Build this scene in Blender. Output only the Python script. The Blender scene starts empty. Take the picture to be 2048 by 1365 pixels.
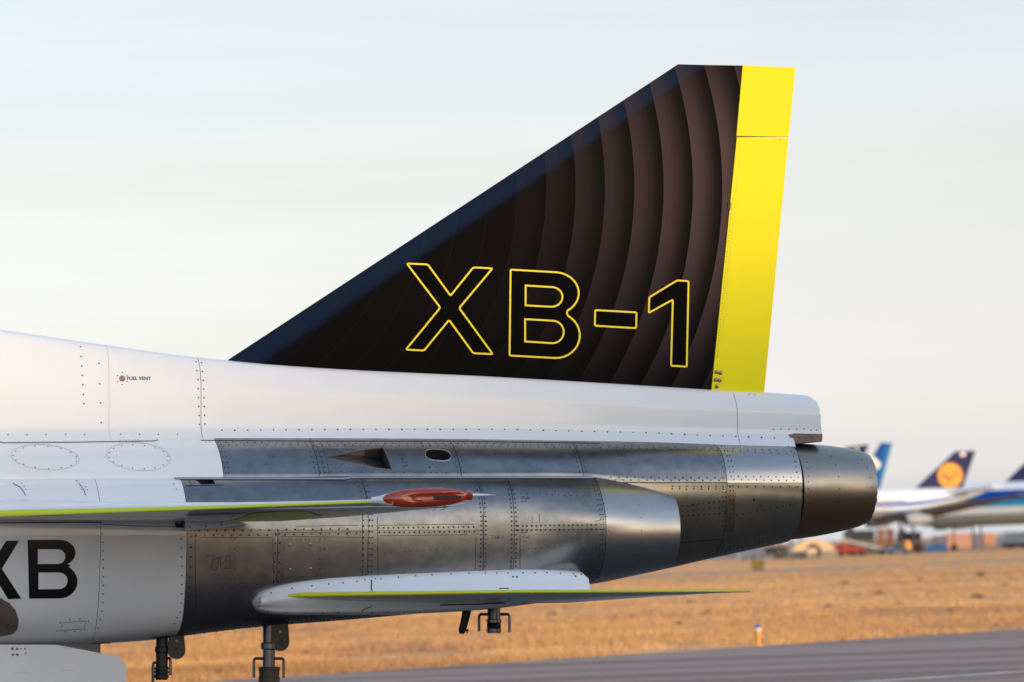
import bpy, bmesh, math, random
from mathutils import Vector, Matrix, noise
from mathutils.bvhtree import BVHTree
from mathutils.geometry import tessellate_polygon

random.seed(11)
scene = bpy.context.scene
col = scene.collection
R = math.radians

# ------------------------------------------------------------------ camera
FPX = 7680.0                       # focal length in photo pixels (135 mm on 36 mm, 2048 px wide)
CAM_H, PITCH, ROLL = 1.9, math.atan(420.5 / FPX), R(2.0)
CAM = Vector((0, 0, CAM_H))
_F = Vector((0, math.cos(PITCH), math.sin(PITCH)))
_R0 = Vector((1, 0, 0)); _U0 = Vector((0, -math.sin(PITCH), math.cos(PITCH)))
CU = _U0 * math.cos(ROLL) + _R0 * math.sin(ROLL)
CR_ = _R0 * math.cos(ROLL) - _U0 * math.sin(ROLL)
cam_data = bpy.data.cameras.new('camera')
cam = bpy.data.objects.new('camera', cam_data); col.objects.link(cam)
cam.matrix_world = Matrix(((CR_.x, CU.x, -_F.x, CAM.x), (CR_.y, CU.y, -_F.y, CAM.y), (CR_.z, CU.z, -_F.z, CAM.z), (0, 0, 0, 1)))
cam_data.lens = 135; cam_data.sensor_width = 36; cam_data.clip_start = 0.5; cam_data.clip_end = 20000
cam_data.dof.use_dof = True; cam_data.dof.focus_distance = 27.6; cam_data.dof.aperture_fstop = 2.8
scene.camera = cam

# ------------------------------------------------------------------ light
SUN_EL, SUN_AZ = R(11.0), R(128)    # azimuth clockwise from +Y: low, behind the camera and to the right
sun_dir = Vector((math.sin(SUN_AZ) * math.cos(SUN_EL), math.cos(SUN_AZ) * math.cos(SUN_EL), math.sin(SUN_EL)))
sd = bpy.data.lights.new('sun', 'SUN'); sd.energy = 3.3; sd.angle = R(3.0); sd.color = (1.0, 0.68, 0.38)
so = bpy.data.objects.new('sun', sd); col.objects.link(so)
so.rotation_euler = sun_dir.to_track_quat('Z', 'Y').to_euler()
world = bpy.data.worlds.new('World'); scene.world = world; world.use_nodes = True
wn = world.node_tree.nodes; wl = world.node_tree.links; wn.clear()
def wnode(t, **kw):
    n = wn.new(t)
    for k, v in kw.items(): setattr(n, k, v)
    return n
sky = wnode('ShaderNodeTexSky'); sky.sky_type = 'NISHITA'; sky.sun_disc = False
sky.sun_elevation = SUN_EL; sky.sun_rotation = SUN_AZ; sky.air_density = 1.0; sky.dust_density = 1.5; sky.ozone_density = 1.0
smul = wnode('ShaderNodeMix', data_type='RGBA', blend_type='MULTIPLY'); smul.inputs[0].default_value = 1; smul.inputs[7].default_value = (.13, .13, .13, 1)
wl.new(sky.outputs[0], smul.inputs[6])
tc = wnode('ShaderNodeTexCoord'); sep = wnode('ShaderNodeSeparateXYZ'); wl.new(tc.outputs['Generated'], sep.inputs[0])
ramp = wnode('ShaderNodeValToRGB'); e = ramp.color_ramp.elements
e[0].position = 0.0; e[0].color = (.56, .59, .68, 1)
e[1].position = 1.0; e[1].color = (.19, .27, .41, 1)
for p, c in ((.05, (.465, .435, .575, 1)), (.10, (.455, .375, .42, 1)), (.14, (.44, .405, .445, 1)), (.45, (.34, .40, .53, 1))):
    q = ramp.color_ramp.elements.new(p); q.color = c
wl.new(sep.outputs[2], ramp.inputs[0])
mp = wnode('ShaderNodeMapping'); mp.inputs['Scale'].default_value = (2.2, 2.2, 22.0)
wl.new(tc.outputs['Generated'], mp.inputs[0])
nz = wnode('ShaderNodeTexNoise'); nz.inputs['Scale'].default_value = 1.6; nz.inputs['Detail'].default_value = 5; nz.inputs['Roughness'].default_value = .55
wl.new(mp.outputs[0], nz.inputs['Vector'])
cr = wnode('ShaderNodeMapRange'); cr.inputs[1].default_value = .35; cr.inputs[2].default_value = .7; cr.inputs[3].default_value = .89; cr.inputs[4].default_value = 1.08
wl.new(nz.outputs[0], cr.inputs[0])
vmul = wnode('ShaderNodeVectorMath', operation='SCALE'); wl.new(ramp.outputs[0], vmul.inputs[0]); wl.new(cr.outputs[0], vmul.inputs['Scale'])
wmix = wnode('ShaderNodeMix', data_type='RGBA', blend_type='ADD'); wmix.inputs[0].default_value = 1.0; wmix.clamp_result = False
wl.new(smul.outputs[2], wmix.inputs[6]); wl.new(vmul.outputs[0], wmix.inputs[7])
bg = wnode('ShaderNodeBackground'); bg.inputs[1].default_value = 1.0; wl.new(wmix.outputs[2], bg.inputs[0])
wo = wnode('ShaderNodeOutputWorld'); wl.new(bg.outputs[0], wo.inputs[0])
scene.view_settings.view_transform = 'Standard'; scene.view_settings.look = 'None'
scene.view_settings.exposure = 0.0; scene.view_settings.gamma = 1.0; scene.view_settings.use_curve_mapping = False
scene.render.engine = 'CYCLES'; scene.cycles.max_bounces = 8; scene.cycles.use_denoising = True

# ------------------------------------------------------------------ surveying helpers
def ray(px, py):
    return (_F + CR_ * ((px - 1024) / FPX) - CU * ((py - 682.5) / FPX))
def W(px, py, depth): return CAM + ray(px, py) * depth
def ground(px, py, z=0.0):
    d = ray(px, py); t = (z - CAM_H) / d.z
    return CAM + d * t
def wproj(p):
    v = p - CAM; d = v.dot(_F)
    return 1024 + FPX * v.dot(CR_) / d, 682.5 - FPX * v.dot(CU) / d
def on_plane(px, py, p0, n):
    d = ray(px, py); t = (p0 - CAM).dot(n) / d.dot(n)
    return CAM + d * t
TH, PH = R(16), R(2.5)             # the parked jet: yawed 16 degrees, sitting 2.5 degrees nose up
hx = Vector((math.cos(TH), math.sin(TH), 0)); up = Vector((0, 0, 1))
EX = hx * math.cos(PH) - up * math.sin(PH); EZ = hx * math.sin(PH) + up * math.cos(PH); EY = EZ.cross(EX)
ORG = W(1024, 1000, 28.4)
JET = Matrix(((EX.x, EY.x, EZ.x, ORG.x), (EX.y, EY.y, EZ.y, ORG.y), (EX.z, EY.z, EZ.z, ORG.z), (0, 0, 0, 1)))
JI = JET.inverted(); JC = JI @ CAM; J3 = JI.to_3x3()
def A(px, py, y):
    d = J3 @ ray(px, py); t = (y - JC.y) / d.y
    return JC + d * t
def proj(p): return wproj(JET @ p)
def zsolve(x, y, py):
    z = 0.0
    for _ in range(4):
        q = proj(Vector((x, y, z)))[1]; z += (q - py) / 270.0
    return z

# ------------------------------------------------------------------ materials
MATS = {}
def mat(name, base, rough=.5, metal=0.0, var=.0, vscale=6.0, bump=0.0, bscale=60.0, coat=0.0, stretch=None, rvar=0.0, tint=None, emis=None, spec=None):
    m = bpy.data.materials.new(name); m.use_nodes = True; MATS[name] = m
    nt = m.node_tree; N = nt.nodes; L = nt.links; b = N['Principled BSDF']
    b.inputs['Base Color'].default_value = (*base, 1); b.inputs['Roughness'].default_value = rough; b.inputs['Metallic'].default_value = metal
    b.inputs['Coat Weight'].default_value = coat; b.inputs['Coat Roughness'].default_value = .06
    if spec is not None: b.inputs['Specular IOR Level'].default_value = spec
    t = N.new('ShaderNodeTexCoord'); src = t.outputs['Object']
    if stretch:
        mpn = N.new('ShaderNodeMapping'); mpn.inputs['Scale'].default_value = stretch; L.new(src, mpn.inputs[0]); src = mpn.outputs[0]
    if var or rvar:
        n = N.new('ShaderNodeTexNoise'); n.inputs['Scale'].default_value = vscale; n.inputs['Detail'].default_value = 8; n.inputs['Roughness'].default_value = .62
        L.new(src, n.inputs['Vector'])
        if var:
            r = N.new('ShaderNodeMapRange'); r.inputs[1].default_value = .3; r.inputs[2].default_value = .7
            L.new(n.outputs[0], r.inputs[0])
            mx = N.new('ShaderNodeMix'); mx.data_type = 'RGBA'
            mx.inputs[6].default_value = (*[c * (1 - var) for c in base], 1)
            mx.inputs[7].default_value = (*(tint or [min(1, c * (1 + var)) for c in base]), 1)
            L.new(r.outputs[0], mx.inputs[0]); L.new(mx.outputs[2], b.inputs['Base Color'])
        if rvar:
            n2 = N.new('ShaderNodeTexNoise'); n2.inputs['Scale'].default_value = vscale * 2.3; n2.inputs['Detail'].default_value = 6
            L.new(src, n2.inputs['Vector'])
            r2 = N.new('ShaderNodeMapRange'); r2.inputs[1].default_value = .3; r2.inputs[2].default_value = .7
            r2.inputs[3].default_value = max(.02, rough - rvar); r2.inputs[4].default_value = rough + rvar
            L.new(n2.outputs[0], r2.inputs[0]); L.new(r2.outputs[0], b.inputs['Roughness'])
    if bump:
        n3 = N.new('ShaderNodeTexNoise'); n3.inputs['Scale'].default_value = bscale; n3.inputs['Detail'].default_value = 4
        L.new(src, n3.inputs['Vector'])
        bp = N.new('ShaderNodeBump'); bp.inputs['Strength'].default_value = bump; bp.inputs['Distance'].default_value = .02
        L.new(n3.outputs[0], bp.inputs['Height']); L.new(bp.outputs[0], b.inputs['Normal'])
    return m
mat('white_paint', (.78, .835, .89), .35, coat=.8, var=.02, vscale=1.5, bump=.012, bscale=2.2)
mat('white_satin', (.78, .82, .86), .36, coat=.7, var=.03, vscale=2, bump=.012, bscale=2.6)
mat('metal_skin', (.27, .28, .295), .31, 1.0, var=.16, vscale=9, rvar=.035, bump=.004, bscale=5, tint=(.345, .345, .345))
mat('metal_dark', (.24, .235, .24), .33, 1.0, var=.15, vscale=9, rvar=.035, bump=.004, bscale=5, tint=(.30, .285, .28))
mat('metal_bright', (.46, .455, .45), .29, 1.0, var=.05, vscale=4, rvar=.02, stretch=(1, 1, 4))
mat('metal_titanium', (.37, .345, .31), .33, 1.0, var=.14, vscale=5, rvar=.02, tint=(.45, .40, .31))
mat('metal_straw', (.33, .275, .18), .32, 1.0, var=.2, vscale=7, rvar=.05, tint=(.42, .33, .20))
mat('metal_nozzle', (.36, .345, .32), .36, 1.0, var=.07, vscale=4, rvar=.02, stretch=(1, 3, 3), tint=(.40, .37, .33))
def panel_tone(m, k):
    """each riveted panel left the mill with a slightly different tone"""
    N = m.node_tree.nodes; L = m.node_tree.links; b = N['Principled BSDF']; src = b.inputs['Base Color'].links[0].from_socket
    oi = N.new('ShaderNodeObjectInfo'); r = N.new('ShaderNodeMapRange'); r.inputs[3].default_value = 1 - k; r.inputs[4].default_value = 1 + k; L.new(oi.outputs['Random'], r.inputs[0])
    v = N.new('ShaderNodeVectorMath'); v.operation = 'SCALE'; L.new(src, v.inputs[0]); L.new(r.outputs[0], v.inputs['Scale']); L.new(v.outputs[0], b.inputs['Base Color'])
panel_tone(MATS['metal_skin'], .10); panel_tone(MATS['metal_dark'], .10); panel_tone(MATS['metal_titanium'], .06)
def lower_tint(m, c, z0, z1):
    """straw-brown tint, stronger towards the bottom of the shroud"""
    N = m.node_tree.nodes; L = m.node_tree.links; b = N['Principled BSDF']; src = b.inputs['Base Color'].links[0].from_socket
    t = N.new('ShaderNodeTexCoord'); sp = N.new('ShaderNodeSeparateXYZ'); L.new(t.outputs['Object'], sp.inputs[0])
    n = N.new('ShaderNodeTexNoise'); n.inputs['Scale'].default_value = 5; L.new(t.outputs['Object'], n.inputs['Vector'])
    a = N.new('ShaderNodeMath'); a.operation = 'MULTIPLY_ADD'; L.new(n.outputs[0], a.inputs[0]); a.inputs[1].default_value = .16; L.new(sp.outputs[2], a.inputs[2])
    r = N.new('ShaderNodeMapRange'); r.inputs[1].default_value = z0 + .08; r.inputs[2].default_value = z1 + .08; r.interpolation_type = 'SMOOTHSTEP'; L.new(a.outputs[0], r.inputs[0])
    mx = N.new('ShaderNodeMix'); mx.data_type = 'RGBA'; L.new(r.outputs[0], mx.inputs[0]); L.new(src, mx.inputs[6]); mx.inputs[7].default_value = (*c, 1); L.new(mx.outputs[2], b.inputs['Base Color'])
lower_tint(MATS['metal_nozzle'], (.40, .25, .13), .14, -.02)
mat('seam_black', (.025, .027, .03), .7)
mat('pen_ink', (.03, .03, .045), .6)
mat('rivet_dark', (.04, .042, .05), .42, .5)
mat('rivet_steel', (.30, .30, .31), .35, 1.0)
mat('screw_grey', (.06, .065, .08), .5)
mat('black_decal', (.006, .006, .007), .3, spec=.3)
mat('letter_black', (.003, .003, .004), .4, spec=.015)
mat('yellow_decal', (.86, .72, .01), .45)
mat('yellow_paint', (.80, .755, .014), .5, spec=.1, var=.02, vscale=1.4)
mat('yellow_edge', (.74, .80, .03), .35, coat=.2)
mat('red_cover', (.45, .042, .012), .2, coat=1.0, var=.12, vscale=25, bump=.15, bscale=30)
mat('bracket_brown', (.20, .165, .15), .5, .5, var=.2, vscale=12)
mat('dark_fitting', (.035, .036, .04), .38, .7, var=.2, vscale=20)
mat('steel_tube', (.16, .16, .17), .32, 1.0, var=.2, vscale=20)
mat('olive_collar', (.075, .06, .045), .45, .5, var=.2, vscale=20)
mat('inner_dark', (.03, .03, .032), .7)
mat('rubber', (.02, .02, .02), .8)
mat('glass_dark', (.02, .03, .04), .1)

# fin livery: printed wave bands, driven by a per-vertex wave coordinate
def fin_material(nm, dark, spec):
    m = bpy.data.materials.new(nm); m.use_nodes = True; nt = m.node_tree; N = nt.nodes; L = nt.links; b = N['Principled BSDF']
    b.inputs['Roughness'].default_value = .4; b.inputs['Specular IOR Level'].default_value = spec
    a1 = N.new('ShaderNodeAttribute'); a1.attribute_name = 'wave'; a2 = N.new('ShaderNodeAttribute'); a2.attribute_name = 'amount'
    fr = N.new('ShaderNodeMath'); fr.operation = 'FRACT'; L.new(a1.outputs['Fac'], fr.inputs[0])
    rp = N.new('ShaderNodeValToRGB'); L.new(fr.outputs[0], rp.inputs[0])
    e = rp.color_ramp.elements; e[0].position = 0; e[0].color = (1, 1, 1, 1); e[1].position = 1.0; e[1].color = (.0, .0, .0, 1)
    for p, c in ((.25, .80), (.5, .45), (.75, .14)):
        q = e.new(p); q.color = (c, c, c, 1)
    mul = N.new('ShaderNodeMath'); mul.operation = 'MULTIPLY'; L.new(rp.outputs[0], mul.inputs[0]); L.new(a2.outputs['Fac'], mul.inputs[1])
    li = N.new('ShaderNodeMath'); li.operation = 'LESS_THAN'; L.new(fr.outputs[0], li.inputs[0]); li.inputs[1].default_value = .022
    lm = N.new('ShaderNodeMath'); lm.operation = 'MULTIPLY'; L.new(li.outputs[0], lm.inputs[0]); lm.inputs[1].default_value = .10
    ad = N.new('ShaderNodeMath'); ad.operation = 'ADD'; L.new(mul.outputs[0], ad.inputs[0]); L.new(lm.outputs[0], ad.inputs[1])
    mx = N.new('ShaderNodeMix'); mx.data_type = 'RGBA'; mx.inputs[6].default_value = (*dark, 1); mx.inputs[7].default_value = (.078, .056, .061, 1)
    a3 = N.new('ShaderNodeAttribute'); a3.attribute_name = 'edge'
    sm = N.new('ShaderNodeMapRange'); sm.interpolation_type = 'SMOOTHSTEP'; L.new(a3.outputs['Fac'], sm.inputs[0])
    dk = N.new('ShaderNodeMix'); dk.data_type = 'RGBA'; dk.inputs[6].default_value = (*dark, 1); dk.inputs[7].default_value = (.009, .018, .042, 1); L.new(sm.outputs[0], dk.inputs[0]); L.new(dk.outputs[2], mx.inputs[6])  # blue sky sheen of the bevel, painted into the navy edge colour
    L.new(ad.outputs[0], mx.inputs[0]); L.new(mx.outputs[2], b.inputs['Base Color'])
    MATS[nm] = m
fin_material('fin_livery', (.0042, .004, .005), .015)

# ------------------------------------------------------------------ object helpers
def mesh_obj(name, verts, faces, m, parent=None, smooth=True, angle=35, recalc=True):
    me = bpy.data.meshes.new(name); me.from_pydata([tuple(v) for v in verts], [], faces)
    if recalc:
        bm = bmesh.new(); bm.from_mesh(me); bmesh.ops.recalc_face_normals(bm, faces=bm.faces); bm.to_mesh(me); bm.free()
    return link(name, me, m, parent, smooth, angle)
def link(name, me, m, parent=None, smooth=True, angle=35):
    if m: me.materials.append(MATS[m] if isinstance(m, str) else m)
    if smooth:
        for p in me.polygons: p.use_smooth = True
        me.set_sharp_from_angle(angle=R(angle))
    o = bpy.data.objects.new(name, me); col.objects.link(o)
    if parent: o.parent = parent
    return o
def empty(name, mtx=None):
    o = bpy.data.objects.new(name, None); col.objects.link(o); o.empty_display_size = .3
    if mtx is not None: o.matrix_world = mtx
    return o
def tag(o, label=None, cat=None, group=None, kind=None):
    for k, v in (('label', label), ('category', cat), ('group', group), ('kind', kind)):
        if v: o[k] = v
    return o
class MB:
    def __init__(s): s.v = []; s.f = []
    def add(s, verts, faces):
        k = len(s.v); s.v += [Vector(v) for v in verts]; s.f += [tuple(i + k for i in f) for f in faces]; return s
    def box(s, c, d, mtx=None):
        x, y, z = [q / 2 for q in d]; c = Vector(c)
        vs = [Vector((a * x, b * y, e * z)) for a in (-1, 1) for b in (-1, 1) for e in (-1, 1)]
        if mtx is not None: vs = [mtx @ v for v in vs]
        return s.add([c + v for v in vs], [(0, 1, 3, 2), (4, 6, 7, 5), (0, 4, 5, 1), (2, 3, 7, 6), (0, 2, 6, 4), (1, 5, 7, 3)])
    def rings(s, rings, cap=True, close=True):
        n = len(rings[0]); vs = [p for r in rings for p in r]; fs = []
        for i in range(len(rings) - 1):
            for j in range(n if close else n - 1):
                k = (j + 1) % n; fs.append((i * n + j, i * n + k, (i + 1) * n + k, (i + 1) * n + j))
        if cap: fs.append(tuple(range(n))[::-1]); fs.append(tuple((len(rings) - 1) * n + j for j in range(n)))
        return s.add(vs, fs)
    def lathe(s, p, axis, prof, n=20, cap=True):       # prof: (distance along axis, radius)
        axis = Vector(axis).normalized(); a = axis.orthogonal().normalized(); b = axis.cross(a); p = Vector(p)
        return s.rings([[p + axis * t + (a * math.cos(2 * math.pi * k / n) + b * math.sin(2 * math.pi * k / n)) * r for k in range(n)] for t, r in prof], cap)
    def tube(s, pts, r, n=8):
        pts = [Vector(p) for p in pts]; rings = []; prev = None
        for i, p in enumerate(pts):
            d = (pts[min(i + 1, len(pts) - 1)] - pts[max(i - 1, 0)]).normalized()
            a = prev - d * prev.dot(d) if prev else d.orthogonal()
            a.normalize(); prev = a; b = d.cross(a)
            rr = r[i] if isinstance(r, (list, tuple)) else r
            rings.append([p + (a * math.cos(2 * math.pi * k / n) + b * math.sin(2 * math.pi * k / n)) * rr for k in range(n)])
        return s.rings(rings)
    def slab(s, poly, off):                            # closed outline extruded by a vector
        n = len(poly); off = Vector(off); vs = [Vector(p) for p in poly] + [Vector(p) + off for p in poly]
        return s.add(vs, [tuple(range(n)), tuple(range(n, 2 * n))[::-1]] + [(i, i + n, (i + 1) % n + n, (i + 1) % n) for i in range(n)])
    def build(s, name, m, parent=None, **kw): return mesh_obj(name, s.v, s.f, m, parent, **kw)

def crom(p0, p1, p2, p3, t):
    return .5 * ((2 * p1) + (-p0 + p2) * t + (2 * p0 - 5 * p1 + 4 * p2 - p3) * t * t + (-p0 + 3 * p1 - 3 * p2 + p3) * t ** 3)

# a body shape surveyed as cross sections: each station holds (distance from the centre plane, height) points from top to bottom
class Loft:
    def __init__(s, stations, yref, pyref=1040):
        s.X = []; s.C = []
        for px, pts in stations:
            x = A(px, pyref, yref).x; s.X.append(x)
            s.C.append([(y, zsolve(x, y, py)) for y, py in pts])
        s.n = len(s.C[0]) - 1
    def ctrl(s, x):
        X, C = s.X, s.C; k = 0
        while k < len(X) - 2 and x > X[k + 1]: k += 1
        h = X[k + 1] - X[k]; t = (x - X[k]) / h; out = []
        for i in range(s.n + 1):
            r = []
            for c in (0, 1):
                p1, p2 = C[k][i][c], C[k + 1][i][c]; d = (p2 - p1) / h
                m1 = d if k == 0 else .5 * (d + (p1 - C[k - 1][i][c]) / (X[k] - X[k - 1]))
                m2 = d if k + 2 >= len(X) else .5 * (d + (C[k + 2][i][c] - p2) / (X[k + 2] - X[k + 1]))
                if t < 0 or t > 1: r.append(p1 + d * h * t); continue
                t2, t3 = t * t, t ** 3
                r.append((2 * t3 - 3 * t2 + 1) * p1 + (t3 - 2 * t2 + t) * h * m1 + (3 * t2 - 2 * t3) * p2 + (t3 - t2) * h * m2)
            out.append(r)
        return out
    def pt(s, x, q, c=None):
        c = c or s.ctrl(x); q = min(max(q, 0), s.n); k = min(int(q), s.n - 1); t = q - k
        g = lambda i: c[min(max(i, 0), s.n)]
        P = [g(k - 1), g(k), g(k + 1), g(k + 2)]
        if k == 0: P[0] = [2 * P[1][0] - P[2][0], 2 * P[1][1] - P[2][1]]
        if k + 2 > s.n: P[3] = [2 * P[2][0] - P[1][0], 2 * P[2][1] - P[1][1]]
        return Vector((x, crom(P[0][0], P[1][0], P[2][0], P[3][0], t), crom(P[0][1], P[1][1], P[2][1], P[3][1], t)))
    def nrm(s, x, q):
        e = .004
        a = s.pt(x + e, q) - s.pt(x - e, q); b = s.pt(x, min(q + .02, s.n)) - s.pt(x, max(q - .02, 0))
        return b.cross(a).normalized()
    def s_at(s, x, py, lo=0, hi=None):
        hi = s.n if hi is None else hi; c = s.ctrl(x); prev = None; N = 160
        for i in range(N + 1):
            q = lo + (hi - lo) * i / N; y = proj(s.pt(x, q, c))[1]
            if y >= py:
                if prev is None: return q
                return prev[0] + (q - prev[0]) * (py - prev[1]) / max(1e-6, y - prev[1])
            prev = (q, y)
        return hi
    def x_at(s, px, py):
        x = A(px, py, -.6).x
        for _ in range(6):
            q = s.s_at(x, py); x += (px - proj(s.pt(x, q))[0]) / 265.0
        return x
    def patch(s, x0, x1, q0, q1, nx=14, ns=14, off=.004, th=.007, gap=.0025):
        x0 += gap; x1 -= gap; f = q0 if callable(q0) else (lambda x: q0); g = q1 if callable(q1) else (lambda x: q1)
        top = []; bot = []
        for i in range(nx + 1):
            x = x0 + (x1 - x0) * i / nx
            for j in range(ns + 1):
                q = f(x) + (g(x) - f(x)) * j / ns
                p = s.pt(x, q); n = s.nrm(x, q); top.append(p + n * off); bot.append(p + n * (off - th))
        w = ns + 1; K = len(top); fs = []
        for i in range(nx):
            for j in range(ns):
                a = i * w + j; fs.append((a, a + w, a + w + 1, a + 1)); fs.append((K + a, K + a + 1, K + a + w + 1, K + a + w))
        bd = [j for j in range(w)] + [i * w + ns for i in range(1, nx + 1)] + [nx * w + j for j in range(ns - 1, -1, -1)] + [i * w for i in range(nx - 1, 0, -1)]
        for i in range(len(bd)):
            a, b = bd[i], bd[(i + 1) % len(bd)]; fs.append((a, b, K + b, K + a))
        return top + bot, fs
    def solid(s, x0, x1, mirror, nx=60, per=6, inset=0.0):
        rings = []
        for i in range(nx + 1):
            x = x0 + (x1 - x0) * i / nx; c = s.ctrl(x)
            ring = [s.pt(x, q / per, c) for q in range(s.n * per + 1)]
            if mirror: ring = ring + [Vector((p.x, -p.y, p.z)) for p in ring[::-1] if abs(p.y) > .004]
            rings.append(ring)
        return rings
    def bvh(s, x0, x1, off=.0042, nx=110, ns=90):
        vs = []; fs = []
        for i in range(nx + 1):
            x = x0 + (x1 - x0) * i / nx
            for j in range(ns + 1):
                q = s.n * j / ns; vs.append(s.pt(x, q) + s.nrm(x, q) * off)
        w = ns + 1
        for i in range(nx):
            for j in range(ns): a = i * w + j; fs.append((a, a + w, a + w + 1, a + 1))
        return BVHTree.FromPolygons(vs, fs)

def hit(bvh, px, py):
    d = (J3 @ ray(px, py)).normalized(); loc, n, i, dist = bvh.ray_cast(JC, d)
    if loc is None: return None
    if n.dot(d) > 0: n = -n
    return loc, n
def rivet(mb, p, n, r, h=None):
    h = r * .45 if h is None else h; a = n.orthogonal().normalized(); b = n.cross(a); vs = []
    for k in range(6):
        c = a * math.cos(k * math.pi / 3) + b * math.sin(k * math.pi / 3); vs.append(p + c * r - n * .0008)
    for k in range(6):
        c = a * math.cos(k * math.pi / 3) + b * math.sin(k * math.pi / 3); vs.append(p + c * r * .6 + n * h)
    mb.add(vs, [(k, (k + 1) % 6, (k + 1) % 6 + 6, k + 6) for k in range(6)] + [tuple(range(6, 12))])
def poly_pts(pts, step, jit=0.0):
    out = []; carry = 0.0
    for (x0, y0), (x1, y1) in zip(pts, pts[1:]):
        L = math.hypot(x1 - x0, y1 - y0); t = carry
        while t <= L + 1e-6:
            out.append((x0 + (x1 - x0) * t / L + random.uniform(-jit, jit), y0 + (y1 - y0) * t / L + random.uniform(-jit, jit))); t += step
        carry = t - L
    return out
def rivet_row(mb, bvh, pts, step, r=.0062, jit=.3):
    for px, py in poly_pts(pts, step, jit):
        q = hit(bvh, px, py)
        if q: rivet(mb, q[0], q[1], 1.33 * r * random.uniform(.85, 1.1))
def rivet_at(mb, bvh, spots, r=.0062):
    for px, py in spots:
        q = hit(bvh, px, py)
        if q: rivet(mb, q[0], q[1], 1.15 * r)
def ribbon(mb, bvh, pts, w=1.3, lift=.0012, step=7):
    """a thin flat line (scribed seam, pen stroke, sealant) lying on a surface"""
    P = []
    for a, b in zip(pts, pts[1:]):
        n = max(1, int(math.hypot(b[0] - a[0], b[1] - a[1]) / step))
        P += [(a[0] + (b[0] - a[0]) * i / n, a[1] + (b[1] - a[1]) * i / n) for i in range(n)]
    P.append(pts[-1]); row = []
    for i, (x, y) in enumerate(P):
        a, b = P[max(i - 1, 0)], P[min(i + 1, len(P) - 1)]; dx, dy = b[0] - a[0], b[1] - a[1]; L = math.hypot(dx, dy) or 1
        nx, ny = -dy / L * w / 2, dx / L * w / 2
        h1, h2 = hit(bvh, x + nx, y + ny), hit(bvh, x - nx, y - ny)
        if not h1 or not h2: 
            if len(row) > 1: _strip(mb, row)
            row = []; continue
        row.append((h1[0] + h1[1] * lift, h2[0] + h2[1] * lift))
    if len(row) > 1: _strip(mb, row)
def _strip(mb, row):
    mb.add([p for r in row for p in r], [(2 * i, 2 * i + 1, 2 * i + 3, 2 * i + 2) for i in range(len(row) - 1)])
def scale_pts(pts, k, ox, oy): return [(x / k + ox, y / k + oy) for x, y in pts]
def round_poly(pts, r, seg=4):
    out = []; n = len(pts)
    for i in range(n):
        p0, p1, p2 = Vector(pts[i - 1]), Vector(pts[i]), Vector(pts[(i + 1) % n])
        a = (p0 - p1); b = (p2 - p1); ra = min(r, a.length * .45, b.length * .45)
        if a.normalized().dot(b.normalized()) < -.93: out.append(tuple(p1)); continue
        q0 = p1 + a.normalized() * ra; q2 = p1 + b.normalized() * ra
        for k in range(seg + 1):
            t = k / seg; out.append(tuple(q0 * (1 - t) ** 2 + p1 * 2 * t * (1 - t) + q2 * t * t))
    return out

# ================================================================== THE SETTING
def ribbon_ground(name, pts, z, m, kind='structure'):
    return tag(mesh_obj(name, [(x, y, z) for x, y in pts], [tuple(range(len(pts)))], m, smooth=False, recalc=False), kind=kind)
def ground_mat(name, c0, c1, c2, s1, s2, stretch, rot, bump, rough=.9):
    m = bpy.data.materials.new(name); m.use_nodes = True; N = m.node_tree.nodes; L = m.node_tree.links; b = N['Principled BSDF']
    b.inputs['Roughness'].default_value = rough; b.inputs['Specular IOR Level'].default_value = .2
    t = N.new('ShaderNodeTexCoord'); mpn = N.new('ShaderNodeMapping'); mpn.inputs['Rotation'].default_value = (0, 0, rot); mpn.inputs['Scale'].default_value = stretch
    L.new(t.outputs['Object'], mpn.inputs[0])
    n1 = N.new('ShaderNodeTexNoise'); n1.inputs['Scale'].default_value = s1; n1.inputs['Detail'].default_value = 6; n1.inputs['Roughness'].default_value = .6
    n2 = N.new('ShaderNodeTexNoise'); n2.inputs['Scale'].default_value = s2; n2.inputs['Detail'].default_value = 8; n2.inputs['Roughness'].default_value = .7
    L.new(mpn.outputs[0], n1.inputs['Vector']); L.new(t.outputs['Object'], n2.inputs['Vector'])
    r1 = N.new('ShaderNodeMapRange'); r1.inputs[1].default_value = .41; r1.inputs[2].default_value = .59; L.new(n1.outputs[0], r1.inputs[0])
    r2 = N.new('ShaderNodeMapRange'); r2.inputs[1].default_value = .42; r2.inputs[2].default_value = .68; L.new(n2.outputs[0], r2.inputs[0])
    m1 = N.new('ShaderNodeMix'); m1.data_type = 'RGBA'; m1.inputs[6].default_value = (*c0, 1); m1.inputs[7].default_value = (*c1, 1); L.new(r1.outputs[0], m1.inputs[0])
    m2 = N.new('ShaderNodeMix'); m2.data_type = 'RGBA'; m2.inputs[7].default_value = (*c2, 1); L.new(m1.outputs[2], m2.inputs[6]); L.new(r2.outputs[0], m2.inputs[0])
    L.new(m2.outputs[2], b.inputs['Base Color'])
    bp = N.new('ShaderNodeBump'); bp.inputs['Strength'].default_value = bump; bp.inputs['Distance'].default_value = .1
    L.new(n2.outputs[0], bp.inputs['Height']); L.new(bp.outputs[0], b.inputs['Normal'])
    MATS[name] = m
e0, e1 = ground(420, 1365), ground(2048, 1260)          # the taxiway's far edge
ED = (e1 - e0).normalized(); EN = Vector((-ED.y, ED.x, 0))
ang = math.atan2(ED.y, ED.x)
ground_mat('dry_grass_ground', (.60, .31, .125), (.93, .58, .26), (.42, .205, .095), .045, 1.1, (.6, 1.2, 1), 0, .5)
ground_mat('asphalt', (.19, .152, .138), (.38, .305, .272), (.26, .208, .188), .42, 14, (.012, 1.2, 1), -ang, .2)
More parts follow.
